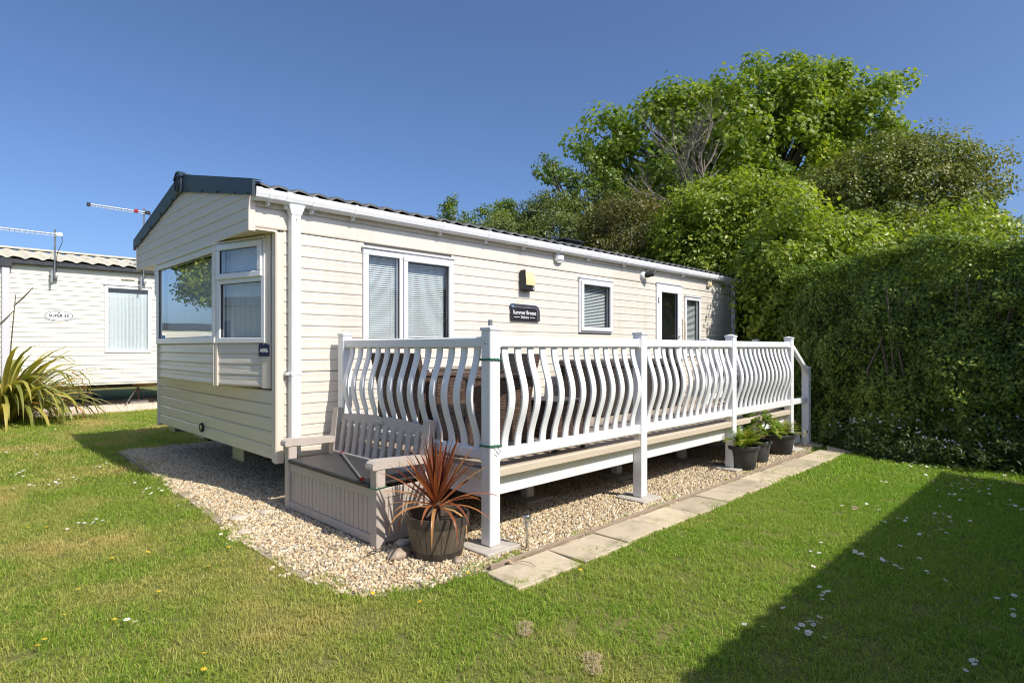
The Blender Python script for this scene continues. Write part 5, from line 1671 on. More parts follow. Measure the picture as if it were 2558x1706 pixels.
# middle pot: broad leaves, each its own part
hy = thing('hydrangea_plant', 'bushy broad leaved plant in the grey pot between the ferns', 'plant', (P2[0], P2[1], .24))
rh = random.Random(9)
hl = []
for v in range(5):
    tv, tf = SH_OVATE
    V = tv * np.array([1, .68, 1]); hl.append(np_mesh('leaf', V, tf, 'hydrangea', rnd=np.full(len(V), .1 + v * .2)))
for i in range(140):
    d = Vector((rh.gauss(0, 1), rh.gauss(0, 1), abs(rh.gauss(0, 1)) * .9 + .1)).normalized()
    q = Vector((P2[0], P2[1], .42)) + Vector((d.x * .24, d.y * .24, d.z * .30 - .08)) * rh.uniform(.75, 1.05)
    o = link_mesh('leaf', hl[i % 5], hy, q)
    o.rotation_euler = (rh.uniform(-.5, .5), rh.uniform(-.2, .75), math.atan2(d.y, d.x) + rh.uniform(-.6, .6))
    o.scale = (.115 * rh.uniform(.7, 1.15),) * 3
mb = MB()
for i in range(7):
    a = i * .9; mb.tube([(P2[0], P2[1], .22), (P2[0] + .05 * math.cos(a), P2[1] + .05 * math.sin(a), .36), (P2[0] + .13 * math.cos(a), P2[1] + .13 * math.sin(a), .52)], .005, 5)
mb.build('stem', 'stem', hy)
# a weed in front of the first pot
wd_ = thing('grass_weed', 'small green weed against the first black nursery pot', 'weed', (6.62, 2.72, 0))
for i in range(7):
    link_mesh('leaf', strap_mesh('leaf', i * 1.1, random.uniform(.5, 1.2), random.uniform(.10, .20), .012, .6, 'weedleaf', .7, 5), wd_, (6.62, 2.72, 0))

# ------------------------------------------------------------------ phormium by the neighbour
px, py = 1.0, 14.5
ph = thing('phormium_plant', 'large arching New Zealand flax with brown tipped blades beside the pale caravan', 'plant', (px, py, 0))
rp = random.Random(21)
for i in range(290):
    az = rp.uniform(0, 6.283); L = rp.uniform(1.2, 2.25); el = rp.uniform(.5, 1.40)
    off = rp.uniform(.02, .40)
    me = strap_mesh('leaf', az, el, L, rp.uniform(.075, .125), rp.uniform(.6, 2.2), 'phormium', min(1, max(0, rp.gauss(.42, .28))), 8, .18, off, rp.uniform(-.4, .4))
    link_mesh('leaf', me, ph, (px, py, .05))
for i, (dx, h, ln) in enumerate(((.15, 2.40, .05), (-.12, 1.95, .04))):
    mb = MB(); mb.tube([(px + dx * .2, py, .1), (px + dx * .8, py - .05, h * .5), (px + dx + ln * .3, py - .1, h * .8), (px + dx + ln, py - .1, h)], [.014, .012, .010, .007], 6)
    q = Vector((px + dx + ln, py - .1, h))
    mb.tube([q - Vector((.03, 0, .22)), q + Vector((.10, 0, -.06)), q + Vector((.26, -.02, .16))], [.010, .016, .006], 6)
    mb.build('flower_stalk', 'bark', ph, smooth=True)

# ------------------------------------------------------------------ neighbouring pale caravan
NY = 16.5
nv = thing('static_caravan', 'pale cream static caravan with beige tiled roof at the left behind the spiky plant', 'caravan', (1.2, NY, 0))
nw = Fr((0, NY, 0), (1, 0, 0), (0, -1, 0))
NWIN = (2.97, 3.93, 1.29, 2.88); NWIN2 = (.15, 1.10, 1.29, 2.88)
cuts = [(w[0] + .02, w[1] - .02, w[2] + .03, w[3] - .03) for w in (NWIN, NWIN2)]
siding(nv, nw, rows(.585, 3.215, 25), -.12, 5.6, cuts, 'nclad', prof=DEEP_PROFILE)
mb = MB()
mb.box(-.12, 5.6, NY + .001, NY + .05, .56, 1.30); mb.box(-.12, 5.6, NY + .001, NY + .05, 2.86, 3.225)
mb.box(-.12, .17, NY + .001, NY + .05, 1.30, 2.86); mb.box(1.08, 2.99, NY + .001, NY + .05, 1.30, 2.86); mb.box(3.91, 5.6, NY + .001, NY + .05, 1.30, 2.86)
mb.box(-.12, 5.6, NY + 3.60, NY + 3.66, .56, 3.225); mb.box(-.12, -.06, NY, NY + 3.66, .56, 3.225); mb.box(5.54, 5.6, NY, NY + 3.66, .56, 3.225); mb.box(-.12, 5.6, NY, NY + 3.66, .54, .60)
mb.build('body_shell', 'nclad', nv)
for w, sd in ((NWIN, 3), (NWIN2, 4)):
    mb = MB(); nw.rect_ring(mb, *w, .07, -.05, .035, .006); nw.box(mb, w[0] - .02, w[1] + .02, .02, .055, w[3] + .001, w[3] + .03, .004)
    wn_ = centre_build(mb, 'window', 'pvc_frame', nv)
    mb = MB(); mb.add([nw.P(w[0] + .07, .0, w[2] + .07), nw.P(w[1] - .07, .0, w[2] + .07), nw.P(w[1] - .07, .0, w[3] - .07), nw.P(w[0] + .07, .0, w[3] - .07)], [(0, 1, 2, 3)]); mb.build('pane', 'glass', wn_)
    wave_curtain(nw, w[0] + .05, w[1] - .05, w[2] + .03, w[3] - .17, -.055, 11, .022, sd).build('net_curtain', 'blind', wn_, smooth=True)
tile_roof('nroof', nv, -.22, 5.7, NY - .16, 3.335, NY + 1.83, 3.74, .30, .022, 7)
tile_roof('nroof', nv, -.22, 5.7, NY + 3.82, 3.335, NY + 1.83, 3.74, .30, .03, 7)
mb = MB(); mb.extrude([(-.22, NY + 1.70, 3.76), (-.22, NY + 1.75, 3.81), (-.22, NY + 1.91, 3.81), (-.22, NY + 1.96, 3.76)], (5.92, 0, 0)); mb.build('ridge_cap', 'nroof', nv)
mb = MB(); mb.box(-.17, 5.65, NY - .13, NY - .02, 3.205, 3.31, .012); mb.build('gutter', 'grey_gutter', nv)
mb = MB(); mb.box(1.14, 1.27, NY - .12, NY - .02, .65, 3.21, .01); mb.build('downpipe', 'ntrim', nv)
mb = MB(); mb.box(1.10, 1.31, NY - .15, NY - .015, 3.12, 3.315, .01); mb.build('hopper', 'grey_gutter', nv)
mb = MB(); mb.box(3.30, 3.58, NY - .045, NY - .014, 3.03, 3.065, .006); mb.build('vent_cover', 'cream_plastic', nv)
mb = MB()
for yy in (NY + .75, NY + 2.8): mb.box(-.02, 5.5, yy - .035, yy + .035, .42, .535)
mb.build('chassis_beam', 'dark_steel', nv)
for (x, y) in ((2.15, NY + .75), (3.78, NY + .55), (3.1, NY + 2.8), (.4, NY + .75)):
    axle_stand(nv, x, y, .52, 1.4)
for (x, w_) in ((2.1, .55), (3.75, .5)):
    mb = MB(); mb.beam((x - w_ * .3, NY + .3, .53), (x + w_, NY + .2, .49), .12, .09, .004); mb.build('packing_timber', 'wood', nv)
mb = MB(); mb.beam((3.75, NY + .45, .45), (3.35, NY - .15, .03), .02, .02); mb.beam((2.1, NY + .4, .45), (2.05, NY - .2, .03), .02, .02); mb.build('tie_strap', 'steel', nv)
osg = thing('oval_sign', 'white oval sign reading SUPER 35 on the pale caravan', 'sign', (2.115, NY - .016, 2.12))
def ell(a, b, n=36): return [(a * math.cos(2 * math.pi * k / n), b * math.sin(2 * math.pi * k / n)) for k in range(n)]
for (a, b, o0, d, mt, nm) in ((.275, .125, .0165, .008, 'white_plastic', 'sign_plate'), (.255, .110, .0248, .001, 'purpleprint', 'sign_ring'), (.243, .100, .0261, .001, 'signwhite', 'sign_face')):
    mb = MB(); mb.extrude([nw.P(2.115 + u, o0, 2.12 + z) for u, z in ell(a, b)], (0, -d, 0)); mb.build(nm, mt, osg)
text('lettering', 'SUPER 35', .088, (2.115, NY - .0275, 2.118), (R(90), 0, 0), 'purpleprint', osg, bold=.0028, extrude=.0006, spacing=1.02)
mb = MB(); mb.extrude([nw.P(2.115 + u, .0273, 2.185 + z) for u, z in [(-.022, .012), (0, .002), (.022, .012), (.018, -.008), (0, -.018), (-.018, -.008)]], (0, -.001, 0)); mb.build('emblem', 'purpleprint', osg)
mb = MB()
ap = [(2.115 + .085 * math.cos(R(a)), 2.045 + .034 * math.sin(R(a))) for a in range(10, 171, 16)]
for (p, q) in zip(ap[:-1], ap[1:]): mb.beam(nw.P(p[0], .0276, p[1]), nw.P(q[0], .0276, q[1]), .001, .003, up=(0, -1, 0))
mb.build('sign_arc', 'purpleprint', osg)

# ------------------------------------------------------------------ TV aerials
def aerial(x, y, z0, z1, x_end, label, dark_end=False):
    t = thing('tv_aerial', label, 'aerial', (x, y, z0), 'aerials on the pale caravan')
    mb = MB(); mb.tube([(x, y, z0), (x + .01, y, z1)], .019, 8); mb.build('pole', 'steel', t, smooth=True)
    bz = z1 - .10
    mb = MB(); mb.tube([(x + .12, y - .03, bz), (x_end, y - .03, bz + .01)], .013, 6); mb.tube([(x + .02, y - .03, bz - .045), (x_end, y - .03, bz - .035)], .006, 5)
    mb.build('boom', 'white_plastic', t, smooth=True)
    n = 16
    mb = MB()
    for k in range(n):
        xx = x - .08 + (x_end - x + .10) * k / n
        mb.tube([(xx, y - .03, bz - .05), (xx, y - .03, bz + .025)], .004, 4); mb.tube([(xx, y - .13, bz), (xx, y + .07, bz)], .003, 4)
    mb.build('director_rods', 'steel', t)
    mb = MB(); mb.box(x + .02, x + .14, y - .05, y - .01, bz - .05, bz + .035, .01); mb.build('dipole_box', 'black' if dark_end else 'white_plastic', t)
    mb = MB(); mb.box(x_end - .02, x_end + .05, y - .06, y, bz - .05, bz + .035, .006); mb.build('boom_cap', 'black' if dark_end else 'white_plastic', t)
    if dark_end:
        mb = MB(); mb.box(x - .20, x - .12, y - .06, y, bz - .045, bz + .04, .006); mb.build('clamp', 'redpl', t)
    mb = MB(); mb.tube([(x + .13, y - .03, bz - .03), (x + .13, y - .03, bz - .18), (x + .05, y - .02, bz - .40), (x + .025, y - .02, bz - .6), (x + .03, y - .02, z0 + .1)], .007, 5); mb.build('cable', 'black', t, smooth=True)
    mb = MB(); mb.box(x - .07, x + .07, y + .02, NY - .014, z0 - .03, z0 + .03, .004); mb.box(x - .07, x - .03, y - .02, NY - .014, z0 - .14, z0 + .14, .004); mb.build('wall_bracket', 'steel', t)
aerial(2.02, NY - .16, 2.98, 4.02, .55, 'white television aerial above the pale caravan, its boom leaving the frame')
aerial(3.73, NY - .16, 2.98, 4.78, 2.62, 'taller television aerial with black tip behind the blue bargeboard', True)

# ------------------------------------------------------------------ neighbouring caravan beside the camera (its shadow lies on the lawn)
ov = thing('static_caravan', 'caravan beside the viewpoint whose shadow falls on the right of the lawn', 'caravan', (2, -1.35, 0))
OX0, OX1, OY0, OY1 = -3.0, 8.22, -5.0, -1.32
of = Fr((0, OY1, 0), (1, 0, 0), (0, 1, 0))
siding(ov, of, rows(.40, 2.60, 20), OX0, OX1, [(1.5, 2.9, 1.2, 2.3), (5.2, 6.2, 1.2, 2.3)], 'nclad')
mb = MB(); mb.box(OX0, OX1, OY0, OY1 - .001, .40, 2.60); mb.build('body_shell', 'nclad', ov)
for (a, b) in ((1.5, 2.9), (5.2, 6.2)):
    mb = MB(); of.rect_ring(mb, a, b, 1.2, 2.3, .06, .0, .034, .005); w_ = centre_build(mb, 'window', 'pvc_frame', ov)
    mb = MB(); mb.add([of.P(a + .06, .012, 1.26), of.P(b - .06, .012, 1.26), of.P(b - .06, .012, 2.24), of.P(a + .06, .012, 2.24)], [(0, 1, 2, 3)]); mb.build('pane', 'glass', w_)
tile_roof('rooft', ov, OX0 - .1, OX1 + .1, OY1 + .10, 2.60, (OY0 + OY1) / 2, 3.05, .182, .016, 6)
tile_roof('rooft', ov, OX0 - .1, OX1 + .1, OY0 - .10, 2.60, (OY0 + OY1) / 2, 3.05, .182, .016, 6)
mb = MB()
for x in (OX0, OX1 - .03): mb.extrude([(x, OY0, 2.6), (x, OY1, 2.6), (x, (OY0 + OY1) / 2, 3.03)], (.03, 0, 0))
mb.build('gable_end', 'nclad', ov)
mb = MB(); mb.box(OX0 - .05, OX1 + .05, OY1 + .01, OY1 + .11, 2.52, 2.60, .01); mb.build('gutter', 'pvc', ov)
mb = MB()
for x in (-2, 1, 4, 7): mb.box(x - .2, x + .2, -4, -3.7, 0, .40); mb.box(x - .2, x + .2, -2.4, -2.1, 0, .40)
mb.build('stand_block', 'block', ov)

# ------------------------------------------------------------------ caravans left of the view, mirrored in the bay windows
def far_van(x0, x1, y0, y1, label, ridge_x):
    t = thing('static_caravan', label, 'caravan', ((x0 + x1) / 2, (y0 + y1) / 2, 0))
    mb = MB(); mb.box(x0, x1, y0, y1, .40, 2.35); mb.build('body_shell', 'nclad', t)
    mb = MB()
    if ridge_x: mb.extrude([(x0 - .1, y0 - .1, 2.36), (x1 + .1, y0 - .1, 2.36), ((x0 + x1) / 2, y0 - .1, 2.75)], (0, y1 - y0 + .2, 0))
    else: mb.extrude([(x0 - .1, y0 - .1, 2.36), (x0 - .1, y1 + .1, 2.36), (x0 - .1, (y0 + y1) / 2, 2.75)], (x1 - x0 + .2, 0, 0))
    mb.build('roof', 'rooft', t)
    f_ = Fr((x1, 0, 0), (0, 1, 0), (1, 0, 0)) if ridge_x else Fr((0, y0, 0), (1, 0, 0), (0, -1, 0))
    a = y0 if ridge_x else x0
    siding(t, f_, rows(.42, 2.34, 14), a, y1 if ridge_x else x1, [], 'nclad')
    for k in (1.2, 4.2):
        mb = MB(); f_.rect_ring(mb, a + k, a + k + 1.3, 1.1, 2.1, .07, .0, .04, .004); w_ = mb.build('window', 'pvc_frame', t)
        mb = MB(); mb.add([f_.P(a + k + .07, .018, 1.17), f_.P(a + k + 1.23, .018, 1.17), f_.P(a + k + 1.23, .018, 2.03), f_.P(a + k + .07, .018, 2.03)], [(0, 1, 2, 3)]); mb.build('pane', 'signblue', w_)
    mb = MB()
    for q in (.15, .5, .85):
        yy = y0 + (y1 - y0) * q; xx = x0 + (x1 - x0) * q
        if ridge_x: mb.box(x0 + .3, x0 + .6, yy - .2, yy + .2, 0, .4); mb.box(x1 - .6, x1 - .3, yy - .2, yy + .2, 0, .4)
        else: mb.box(xx - .2, xx + .2, y0 + .3, y0 + .6, 0, .4); mb.box(xx - .2, xx + .2, y1 - .6, y1 - .3, 0, .4)
    mb.build('stand_block', 'block', t)
far_van(-8.2, -4.6, 7.2, 15.8, 'caravan left of the view mirrored in the narrow bay window', True)
far_van(-9.0, .2, 34.0, 37.6, 'distant caravan left of the view mirrored low in the wide bay window', False)

# ------------------------------------------------------------------ hedge at the far end of the lawn
HP_ = [(8.85, -5.2), (8.80, -2.0), (8.78, 0.4), (8.95, 2.2), (9.65, 3.35), (10.6, 4.2), (11.9, 5.0), (12.7, 6.2), (13.1, 8.2)]
def hedge_points(n, seed, ztop, depth_scale=.09, top=False, s0=0.0):
    r = np.random.default_rng(seed)
    p = np.array(HP_, float); seg = np.diff(p, axis=0); ln = np.hypot(seg[:, 0], seg[:, 1]); cs = np.concatenate([[0], np.cumsum(ln)])
    s = r.uniform(s0, cs[-1], n); i = np.clip(np.searchsorted(cs, s) - 1, 0, len(ln) - 1); t = (s - cs[i]) / ln[i]
    base = p[i] + seg[i] * t[:, None]
    nr = np.stack([-seg[i][:, 1], seg[i][:, 0]], 1) / ln[i][:, None]      # faces the lawn
    nr = np.where((nr[:, :1] > 0), -nr, nr)
    zt = ztop + .30 * (vnoise(s, s * 0, .9, 4) - .5) + .20 * (vnoise(s, s * 0, 3.2, 6) - .5) + .16 * np.clip(vnoise(s, s * 0, 11., 7) - .55, 0, 1)
    if top:
        dep = r.uniform(0, 1.5, n); z = zt - r.exponential(.06, n) - .05 * (dep < .15)
        N_ = np.stack([nr[:, 0] * .2, nr[:, 1] * .2, np.ones(n)], 1) + r.normal(size=(n, 3)) * .45
    else:
        z = r.uniform(.02, 1, n) * zt; dep = r.exponential(depth_scale, n)
        N_ = np.stack([nr[:, 0], nr[:, 1], np.full(n, .45)], 1) + r.normal(size=(n, 3)) * .50
    bump_ = .34 * (vnoise(s, z, 1.5, 8) - .5) + .30 * (vnoise(s + 9, z + 3, 3.6, 9) - .5) + .17 * (vnoise(s, z, 9., 10) - .5)
    lean = -.10 * np.clip((z - 1.2) / 1.4, -1, 1) + .12 * np.clip((.35 - z) / .35, 0, 1)
    if not top: lean = lean - .34 * np.clip((z - 1.95) / .7, 0, 1) ** 1.6
    off = bump_ + lean - dep
    P = np.stack([base[:, 0] + nr[:, 0] * off, base[:, 1] + nr[:, 1] * off, z], 1)
    RD = np.clip(.42 + .5 * (vnoise(s, z, 2.2, 12) - .5) + r.normal(0, .30, n), 0, 1)
    return P, N_, RD
hedge = thing('privet_hedge', 'tall dense clipped dark green hedge closing the far end of the lawn', 'hedge', (8.95, 1.0, 0))
A = hedge_points(128000, 61, 2.78, s0=3.0); B = hedge_points(34000, 62, 2.78, top=True, s0=3.0); Cc = hedge_points(9000, 63, 2.78)
P = np.concatenate([A[0], B[0], Cc[0]]); Nn = np.concatenate([A[1], B[1], Cc[1]]); RD = np.concatenate([A[2], B[2], Cc[2]])
leaf_cloud('foliage', 'privet', P, Nn, .055, SH_DIAMOND, 64, hedge, (8.95, 1.0, 0), .60, RD)
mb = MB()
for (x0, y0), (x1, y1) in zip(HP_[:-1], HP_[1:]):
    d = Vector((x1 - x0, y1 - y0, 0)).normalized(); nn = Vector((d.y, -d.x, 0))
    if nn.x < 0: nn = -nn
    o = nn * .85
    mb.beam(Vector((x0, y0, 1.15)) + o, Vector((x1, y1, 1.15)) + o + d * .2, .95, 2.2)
mb.build('dark_core', 'bark', hedge)  # solid dark blocks added behind the leaves for the hedge's shaded inside
rt = random.Random(8)
mb = MB()
for i in range(26):
    x, y = HP_[2][0] + .35, rt.uniform(-1, 2.2)
    mb.tube([(x, y, 0), (x + rt.uniform(-.1, .1), y + rt.uniform(-.2, .2), 1.1), (x + rt.uniform(-.3, .1), y + rt.uniform(-.4, .4), 2.2)], [.025, .018, .006], 5)
mb.build('trunk', 'bark', hedge)

# ------------------------------------------------------------------ shrubs and trees behind
tree('dogwood_shrub', 'bright light green leafy shrub rising behind the far end of the caravan', 'shrub', (13.3, 6.0, 0),
     [((13.4, 6.7, 3.3), (1.5, 1.5, 1.95)), ((13.8, 5.2, 3.2), (1.4, 1.3, 1.8)), ((14.1, 6.4, 4.4), (1.3, 1.3, 1.25))],
     'dogwood', 520, 110, .36, .10, SH_OVATE, 71, .09, aspect=.62, fill=.15, bump=.40)
tree('dogwood_shrub', 'light green large leaved shrub bulging over the hedge corner by the veranda steps', 'shrub', (12.3, 4.9, 0),
     [((11.7, 4.1, 2.95), (1.05, .85, 1.15)), ((11.2, 4.0, 2.1), (.7, .6, .9)), ((13.1, 3.9, 3.0), (1.3, 1.0, 1.1))],
     'dogwood', 330, 100, .33, .10, SH_OVATE, 73, .07, aspect=.64, fill=.15, bump=.38)
tree('dogwood_shrub', 'patch of yellow green shrub showing between the clipped hedge and dark hawthorn', 'shrub', (14.6, 2.6, 0),
     [((15.0, 3.4, 2.9), (1.6, 1.4, 1.45)), ((14.2, 2.0, 2.5), (1.4, 1.3, 1.35)), ((16.0, 2.3, 3.1), (1.3, 1.2, 1.4))],
     'dogwood', 360, 95, .36, .10, SH_DIAMOND, 75, .07, aspect=.62, fill=.15, bump=.4)
tree('hawthorn_tree', 'rounded dark olive hawthorn behind the hedge at the right', 'tree', (17.8, 3.6, 0),
     [((17.5, 3.8, 4.4), (2.4, 2.2, 2.3)), ((17.8, 3.6, 5.3), (1.8, 1.8, 1.5)), ((18.4, 2.7, 3.6), (1.4, 1.3, 1.6)), ((16.6, 4.9, 4.6), (1.5, 1.4, 1.5))],
     'hawthorn', 800, 150, .38, .085, SH_DIAMOND, 77, .14, aspect=.62, fill=.15, bump=.36)
tree('hawthorn_tree', 'dark bushy hawthorn cut off by the right edge of the frame', 'tree', (19.0, 1.0, 0),
     [((18.6, 1.2, 2.7), (1.2, 1.0, 1.5)), ((18.6, -.8, 2.7), (1.6, 1.5, 1.6))],
     'hawthorn', 280, 150, .38, .085, SH_DIAMOND, 79, .12, aspect=.62, bump=.36)
tree('sycamore_tree', 'tall broad sycamore with large lobed leaves, the highest tree', 'tree', (20.0, 8.2, 0),
     [((20.0, 8.3, 8.1), (2.8, 2.8, 2.5)), ((17.7, 10.5, 8.0), (1.8, 1.8, 1.9)), ((22.2, 6.0, 8.9), (1.8, 1.8, 1.9)), ((20.6, 7.7, 9.8), (1.8, 1.8, 1.4)), ((23.0, 5.2, 7.9), (1.1, 1.1, 1.0)),
      ((19.4, 8.9, 5.4), (3.2, 3.2, 2.2)), ((18.9, 9.4, 9.0), (1.7, 1.7, 1.5)), ((16.9, 11.3, 6.6), (1.1, 1.1, 1.3)), ((16.3, 11.9, 8.2), (1.0, 1.0, 1.1)), ((21.7, 6.6, 9.7), (1.2, 1.2, 1.2))],
     'sycamore', 600, 135, .58, .155, SH_PALM, 81, .28, aspect=1.0, fill=.12, bump=.42, fork=.62)
tree('elm_tree', 'small dark elm reaching sparse leafy branches to the left below the sycamore', 'tree', (14.6, 10.3, 0),
     [((14.3, 10.7, 5.9), (.9, .9, .95)), ((13.45, 11.45, 6.55), (.75, .55, .28)), ((13.5, 11.4, 5.75), (.85, .6, .30)), ((14.0, 10.9, 7.0), (.25, .25, .55)), ((15.0, 10.0, 5.1), (1.3, 1.3, 1.3)), ((13.3, 11.7, 6.9), (.3, .3, .3)), ((15.8, 9.4, 6.3), (.9, .9, .9))],
     'elm', 300, 46, .19, .11, SH_DIAMOND, 83, .09, aspect=.62, fill=.15, bump=.5)
tree('elm_tree', 'low elm with ragged sprigs just above the middle of the roof line', 'tree', (13.8, 15.6, 0),
     [((14.2, 15.4, 5.2), (1.4, 1.4, 1.2)), ((13.3, 16.3, 6.0), (.45, .45, 1.0)), ((12.9, 16.8, 5.5), (.6, .6, .45)), ((14.6, 15.1, 6.0), (.6, .6, .75)), ((15.2, 14.5, 5.7), (.6, .6, .5)), ((14.0, 15.6, 3.4), (1.5, 1.5, 1.4))],
     'elm', 420, 60, .22, .11, SH_DIAMOND, 85, .08, aspect=.62, fill=.25, bump=.4)
eld = tree('elder_shrub', 'elder shrub with flat cream flower heads behind the roof', 'shrub', (13.0, 11.2, 0),
     [((13.0, 11.2, 3.7), (1.6, 1.6, 2.0)), ((12.5, 12.6, 3.9), (1.4, 1.4, 1.6)), ((12.9, 11.6, 5.3), (.6, .6, .6)), ((12.9, 13.6, 4.2), (1.2, 1.2, 1.4))],
     'elder', 560, 95, .34, .10, SH_DIAMOND, 87, .07, aspect=.42, fill=.2, bump=.35)
rf_ = np.random.default_rng(5); V = []; F = []
for i in range(46):
    d = rf_.normal(size=3); d[2] = abs(d[2]) + .4; d[:2] -= .5; d /= np.linalg.norm(d)
    c = np.array((13.0, 11.4, 3.2)) + d * np.array((1.65, 1.65, 1.95))
    for k in range(22):
        q = c + np.append(rf_.normal(size=2) * .055, rf_.normal() * .012); s = .013
        b = len(V); V += [tuple(q + np.array((-s, 0, .0))), tuple(q + np.array((0, -s, .004))), tuple(q + np.array((s, 0, 0))), tuple(q + np.array((0, s, .004)))]; F.append((b, b + 1, b + 2, b + 3))
me = np_mesh('flower_head', np.array(V) - np.array((13.0, 11.2, 0)), F, 'cream_flower'); tag(link_mesh('flower_head', me, eld, (13.0, 11.2, 0)), kind='stuff')
tree('blackthorn_shrub', 'brownish green blackthorn thicket between the elder and light green shrub', 'shrub', (13.8, 8.9, 0),
     [((13.7, 8.9, 3.5), (1.6, 1.5, 2.0)), ((13.5, 10.0, 3.6), (1.4, 1.3, 1.8)), ((14.3, 8.0, 3.4), (1.3, 1.3, 1.7))],
     'brownish', 520, 120, .34, .08, SH_DIAMOND, 89, .07, aspect=.6, fill=.2, bump=.32)

# bare dead tree standing in front of the sycamore
dt = thing('dead_tree', 'bare pale dead tree with forked twiggy branches in front of the sycamore', 'tree', (14.9, 7.75, 0))
rd_ = random.Random(31)
mbT = MB(); mbB = MB()
tip = Vector((14.95, 7.7, 5.5))
mbT.tube([(14.9, 7.75, 0), (14.95, 7.8, 2.5), (14.85, 7.75, 4.4), tip], [.13, .11, .085, .07], 10)
def grow(p, d, L, r, lev):
    n = 4; pts = [p]; q = p; dd = d.copy()
    for i in range(n):
        dd = (dd + Vector((rd_.gauss(0, .12), rd_.gauss(0, .12), rd_.gauss(.05, .10)))).normalized()
        q = q + dd * (L / n); pts.append(q)
    mbB.tube(pts, [r * (1 - .6 * i / n) for i in range(n + 1)], 5 if lev < 2 else 3, cap=False)
    if lev >= 4: return
    for i in range(rd_.choice((2, 3)) if lev else 4):
        k = rd_.randint(1, n)
        a = Vector((rd_.gauss(0, 1), rd_.gauss(0, 1), rd_.gauss(.35, .5))).normalized()
        grow(pts[k], (dd * 1.0 + a * .75).normalized(), L * rd_.uniform(.55, .78), r * .55, lev + 1)
for d in ((-.35, .35, 1), (.1, -.1, 1), (-.9, .9, .45), (.35, -.35, .9), (-.1, .1, 1.1), (-.6, .5, .75)):
    grow(tip - Vector((0, 0, rd_.uniform(0, .3))), Vector(d).normalized(), 1.35, .045, 0)
mbT.build('trunk', 'deadwood', dt, smooth=True); mbB.build('branches', 'deadwood', dt)

# tree beyond the frame on the left, seen only in the bay window's reflection
tree('lime_tree', 'leafy tree left of the view mirrored in the bay window', 'tree', (-3.6, 19.5, 0),
     [((-2.8, 19.3, 5.3), (2.2, 2.2, 2.4)), ((-1.5, 18.8, 5.0), (1.1, 1.1, 1.2)), ((-2.2, 18.8, 3.7), (1.0, 1.0, 1.0))], 'sycamore', 420, 110, .4, .105, SH_OVATE, 91, .16, aspect=.8)

# ------------------------------------------------------------------ flowers at the hedge foot
spots = [(8.45, .35), (8.52, .75), (8.40, 1.05), (8.55, 1.35), (8.62, 1.75), (8.72, 2.15), (8.50, .05), (8.9, 2.45), (8.66, 1.1), (8.7, .5)]
for i, (x, y) in enumerate(spots):
    t = thing('forget_me_not', 'leafy forget-me-not clump with pale blue flowers at the hedge foot', 'flower', (x, y, 0), 'forget-me-nots along the hedge')
    h = [.34, .42, .30, .38, .5, .45, .36, .4, .62, .68][i]
    P, Nn, RD = crown_leaves([((x, y, h * .42), (.22, .24, h * .55))], 46, 9, .04, 300 + i, zmin=.0)
    leaf_cloud('leaves', 'weedleaf', P, Nn, .060, SH_DIAMOND, 400 + i, t, (x, y, 0), .40, RD)
    r = np.random.default_rng(500 + i); n = 9
    V = []; F = []
    for k in range(n):
        a = r.uniform(0, 6.28); q = np.array((x + .22 * math.cos(a) * math.sqrt(r.random()), y + .24 * math.sin(a) * math.sqrt(r.random()), h * r.uniform(.55, 1.15)))
        for m in range(4):
            c = q + r.normal(size=3) * .009; s = .0048
            b = len(V); V += [tuple(c + np.array((0, -s, -s))), tuple(c + np.array((-.003, s, -s))), tuple(c + np.array((-.003, s, s))), tuple(c + np.array((0, -s, s)))]; F.append((b, b + 1, b + 2, b + 3))
    tag(link_mesh('flowers', np_mesh('flowers', np.array(V) - np.array((x, y, 0)), F, 'forget'), t, (x, y, 0)), kind='stuff')
# low rough growth along the hedge foot and the gravel edges
P = []; Nn = []
r = np.random.default_rng(77)
n = 5200
s = r.random(n); yy = -1.0 + 4.0 * s; xx = 8.50 + .10 * np.sin(yy * 3) + np.where(yy > 2.2, (yy - 2.2) * .85, 0) + np.abs(r.normal(0, .13, n)); zz = np.abs(r.normal(0, .11, n)) + .02
P = np.stack([xx, yy, zz], 1); Nn = np.stack([-.4 + r.normal(0, .5, n), r.normal(0, .5, n), .8 + r.normal(0, .4, n)], 1)
leaf_cloud('undergrowth', 'weedleaf', P, Nn, .055, SH_DIAMOND, 78, None, (0, 0, 0), .45, kind='stuff')['label'] = 'low weedy undergrowth along the hedge foot'
# moss and grass tufts between slabs and edging
tf_ = []
for i, (x, y, k) in enumerate(((2.68, 2.76, 14), (2.80, 2.74, 8), (3.45, 2.72, 8), (4.05, 2.72, 7), (4.62, 2.73, 6), (5.3, 2.68, 9), (5.9, 2.69, 6), (2.45, 2.78, 8), (4.86, 2.78, 5), (6.5, 2.75, 7))):
    for q in range(k):
        o = tufts_near[(i + q) % 6]; tf_.append((x + random.uniform(-.09, .09), y + random.uniform(-.025, .03), random.uniform(.6, 1.2)))
V = []; F3 = []; F4 = []
mbm = bpy.data.meshes.new('edge_tufts')
VV = []; FF = []; RR = []
for i, (x, y, sc) in enumerate(tf_):
    src = tufts_near[i % 6].data; b = len(VV)
    VV += [(x + v.co.x * sc, y + v.co.y * sc, .008 + v.co.z * sc) for v in src.vertices]
    FF += [[b + j for j in p.vertices] for p in src.polygons]
    RR += [a.value for a in src.attributes['rnd'].data]
mbm.from_pydata(VV, [], FF); mbm.materials.append(M['grass']); mbm.attributes.new('rnd', 'FLOAT', 'POINT').data.foreach_set('value', np.array(RR, np.float32))
tag(link_mesh('grass_tufts', mbm, None, (0, 0, 0)), 'grass tufts growing between the slabs and edging board', kind='stuff')

